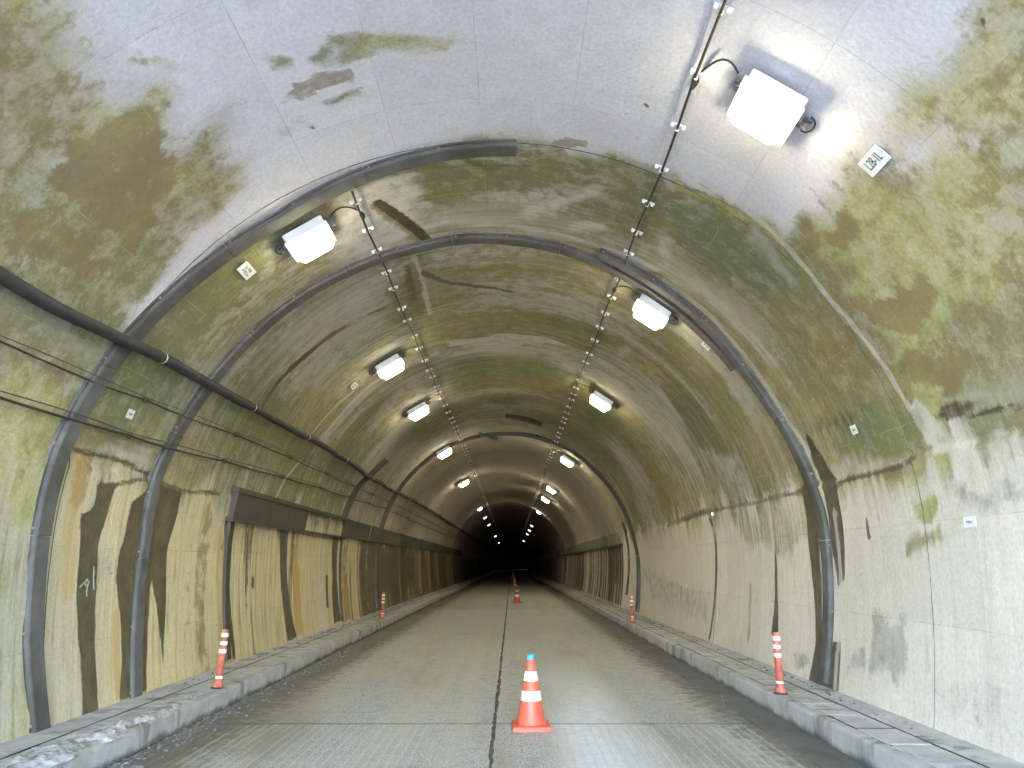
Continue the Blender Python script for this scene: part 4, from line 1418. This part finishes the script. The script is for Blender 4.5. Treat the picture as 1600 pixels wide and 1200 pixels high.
# ------------------------------------------------------------------ traffic cones
def cone_parts(cap):
    P = []
    b = MB().cbox(-0.19, 0.19, -0.19, 0.19, 0.0, 0.045, 0.012)
    P.append(('base', b.mesh('base', M['orange']), Vector((0, 0, 0))))
    def rad(z): return 0.145 - (z - 0.045) * (0.145 - 0.036) / 0.62
    c = MB().lathe([(0.150, 0.043), (0.146, 0.055)] + [(rad(z), z) for z in (0.2, 0.4, 0.6, 0.655)] + [(0.030, 0.668)], 28).mesh('cone_body', M['orange'], True)
    P.append(('cone_body', c, Vector()))
    for z0, z1 in ((0.262, 0.356), (0.448, 0.540)):
        t = MB().lathe([(rad(z0) - .002, z0), (rad(z0) + 0.0025, z0 + .002), (rad(z1) + 0.0025, z1 - .002), (rad(z1) - .002, z1)], 28).mesh('reflective_band', M['tape'], True)
        P.append(('reflective_band', t, Vector()))
    if cap:
        t = MB().lathe([(0.040, 0.655), (0.041, 0.66), (0.041, 0.692), (0.036, 0.700)], 20).mesh('cap', M['blue'], True)
        P.append(('cap', t, Vector()))
    return P


cone_a, cone_b = cone_parts(True), cone_parts(False)
cone_sp = [(0.40, 8.03), (0.44, 33.0), (0.44, 59.0), (0.44, 85.0), (0.44, 111.0), (0.44, 137.0)]
for k, (x, yy) in enumerate(cone_sp):
    root = empty('traffic_cone', (x, yy, 0.001))
    root.rotation_euler.z = [0.04, 0.5, 0.2, 0.9, 0.4, 0.1][k]
    tag(root, 'orange traffic cone with two white bands and a blue cap, beside the centre joint' if k == 0 else
        f'orange traffic cone without cap, {ORD[k]} in the row from the blue-capped one', 'cone', 'traffic cones along the centre joint')
    for nm, me, off in (cone_a if k == 0 else cone_b):
        link(bpy.data.objects.new(nm, me), root)

# ------------------------------------------------------------------ flexible marker posts on the kerbs
def post_meshes():
    P = [('foot', MB().lathe([(0.075, 0.0), (0.075, 0.010), (0.05, 0.016)], 20).mesh('foot', M['foot'], False)),
         ('base', MB().lathe([(0.062, 0.012), (0.060, 0.04), (0.044, 0.085), (0.040, 0.10)], 20).mesh('base', M['orange2'], True)),
         ('post', MB().lathe([(0.040, 0.09), (0.040, 0.63), (0.036, 0.645), (0.026, 0.65)], 20).mesh('post', M['orange2'], True))]
    for z0, z1 in ((0.105, 0.135), (0.385, 0.43), (0.475, 0.52), (0.565, 0.61)):
        P.append(('reflective_band', MB().lathe([(0.039, z0), (0.0425, z0 + .001), (0.0425, z1 - .001), (0.039, z1)], 20).mesh('reflective_band', M['tape'], True)))
    return P


post_me = post_meshes()
dent = MB().lathe([(0.018, 0.0), (0.024, 0.03), (0.018, 0.06)], 10).mesh('dented_bulge', M['orange2'], True)
for x, yy, lx, ly, lb in ((-3.22, 9.16, 3.0, 2.0, 'leaning orange marker post with white bands and dented side, on the snowy left kerb'),
                          (-3.27, 20.7, 2.0, 0, 'small orange marker post with white bands on the left kerb, under the dark drain band'),
                          (3.20, 8.78, -1.0, 0, 'upright orange marker post with white bands on the right kerb near the wet gutter run'),
                          (3.25, 19.4, 0.5, 0, 'small orange marker post with white bands on the right kerb, deeper in')):
    root = empty('marker_post', (x, yy, KERB_H + 0.002))
    root.rotation_euler = (math.radians(-ly), math.radians(lx), random.uniform(0, 3))
    tag(root, lb, 'marker post', 'marker posts on the kerbs')
    for nm, me in post_me:
        link(bpy.data.objects.new(nm, me), root)
# far kerb reflectors that still catch the light
for k, (x, yy) in enumerate(((-3.2, 62.0), (-3.2, 84.0), (-3.2, 104.0))):
    root = empty('kerb_reflector', (x, yy, KERB_H))
    tag(root, f'{ORD[k]} small white kerb reflector beyond the marker posts on the left walkway', 'reflector', 'kerb reflectors deep inside')
    MB().box(-0.05, 0.05, -0.02, 0.02, 0.0, 0.05).build('stand', M['foot'], root)
    MB().lathe([(0.05, 0.0), (0.05, 0.012), (0.04, 0.016)], 12, Matrix.Translation((0, -0.021, 0.09)) @ Matrix.Rotation(PI / 2, 4, 'X')).build('disc', M['reflector'], root)

# ------------------------------------------------------------------ dirty snow, ice and grit at the left kerb
rng = np.random.default_rng(4)
q = MB()
NYS, NXS = 150, 18
for j in range(NYS + 1):
    y_ = 2.6 + (9.0 - 2.6) * j / NYS
    amp = min(1.0, (9.0 - y_) / 1.6) * min(1, (y_ - 2.6) / 0.3)
    cx = -3.26 - 0.05 * math.sin(y_ * 2.3)
    hw = (0.15 + 0.07 * math.sin(y_ * 3.1 + 1) + 0.05 * math.sin(y_ * 7.7)) * (0.25 + 0.75 * amp)
    for i in range(NXS + 1):
        u = -1 + 2 * i / NXS
        x = cx + u * hw
        nz = float(vnoise(np.array([x * 9.0]), np.array([y_ * 9.0]), 3, 3)[0])
        nz2 = float(vnoise(np.array([x * 30.0]), np.array([y_ * 30.0]), 8, 2)[0])
        h_ = (1 - u * u) ** 0.7 * amp * (0.012 + 0.08 * max(0, nz - 0.25) + 0.03 * nz2)
        q.v.append((x + (nz2 - .5) * .02, y_, KERB_H - 0.006 + h_))
for j in range(NYS):
    for i in range(NXS):
        a = j * (NXS + 1) + i
        q.f.append((a, a + 1, a + NXS + 2, a + NXS + 1))
tag(q.build('snow', M['snow'], None, True), 'ridge of dirty frozen snow along the left kerb edge', 'snow', None, 'stuff')


def lumps(name, n_, area, size, mat, label, cat):
    b = MB()
    ico = [(0, 0, 1), (0.89, 0, 0.45), (0.28, 0.85, 0.45), (-0.72, 0.53, 0.45), (-0.72, -0.53, 0.45), (0.28, -0.85, 0.45),
           (0.72, 0.53, -0.45), (-0.28, 0.85, -0.45), (-0.89, 0, -0.45), (-0.28, -0.85, -0.45), (0.72, -0.53, -0.45), (0, 0, -1)]
    fc = [(0, 1, 2), (0, 2, 3), (0, 3, 4), (0, 4, 5), (0, 5, 1), (1, 6, 2), (2, 7, 3), (3, 8, 4), (4, 9, 5), (5, 10, 1),
          (6, 7, 2), (7, 8, 3), (8, 9, 4), (9, 10, 5), (10, 6, 1), (11, 7, 6), (11, 8, 7), (11, 9, 8), (11, 10, 9), (11, 6, 10)]
    for _ in range(n_):
        x, y_, z_ = area()
        r_ = size * (0.3 + 1.4 * rng.random() ** 3)
        j = rng.random((12, 3)) * 0.7 + 0.65
        b.add([(x + p[0] * r_ * j[i, 0], y_ + p[1] * r_ * 1.2 * j[i, 1], z_ + (p[2] * 0.55 + 0.35) * r_ * j[i, 2]) for i, p in enumerate(ico)], fc)
    return tag(b.build(name, mat), label, cat, None, 'stuff')


lumps('ice_lumps', 380, lambda: ((lambda yy: (-3.08 + abs(rng.normal()) * 0.13 * (1 if yy < 9 else .5), yy, 0.0))(2.5 + 7.6 * rng.random() ** 0.8)), 0.011, M['grit_pale'], 'frozen slush lumps along the foot of the left kerb', 'slush')
lumps('grit', 1500, lambda: (-3.07 + abs(rng.normal()) * 0.20, 2.5 + 14 * rng.random() ** 1.2, 0.0), 0.012, M['grit'], 'dark grit and broken ice swept against the left kerb', 'grit')
lumps('snow_lumps', 260, lambda: (-3.24 + rng.normal() * 0.08, 2.8 + 5.8 * rng.random(), KERB_H + 0.005 + 0.03 * rng.random()), 0.012, M['snow'], 'loose snow lumps lying on the left kerb stones', 'snow')
lumps('gravel', 500, lambda: (2.74 + rng.normal() * 0.05, 3 + 18 * rng.random(), -0.006), 0.010, M['grit'], 'pale grit at the edge of the right gutter strip', 'gravel')
lumps('loose_chips', 300, lambda: (-2.7 + 5.2 * rng.random(), 4 + 18 * rng.random(), 0.0), 0.006, M['grit'], 'scattered small chips on the carriageway', 'chips')
lumps('wall_rubble', 420, lambda: (-3.78 + abs(rng.normal()) * 0.06, 9 + 26 * rng.random(), KERB_H), 0.016, M['grit'], 'crumbled rubble at the foot of the left side wall', 'rubble')
lumps('wall_dirt', 420, lambda: (3.78 - abs(rng.normal()) * 0.06, 6 + 30 * rng.random(), KERB_H), 0.014, M['grit'], 'crumbled dirt at the foot of the right side wall', 'dirt')
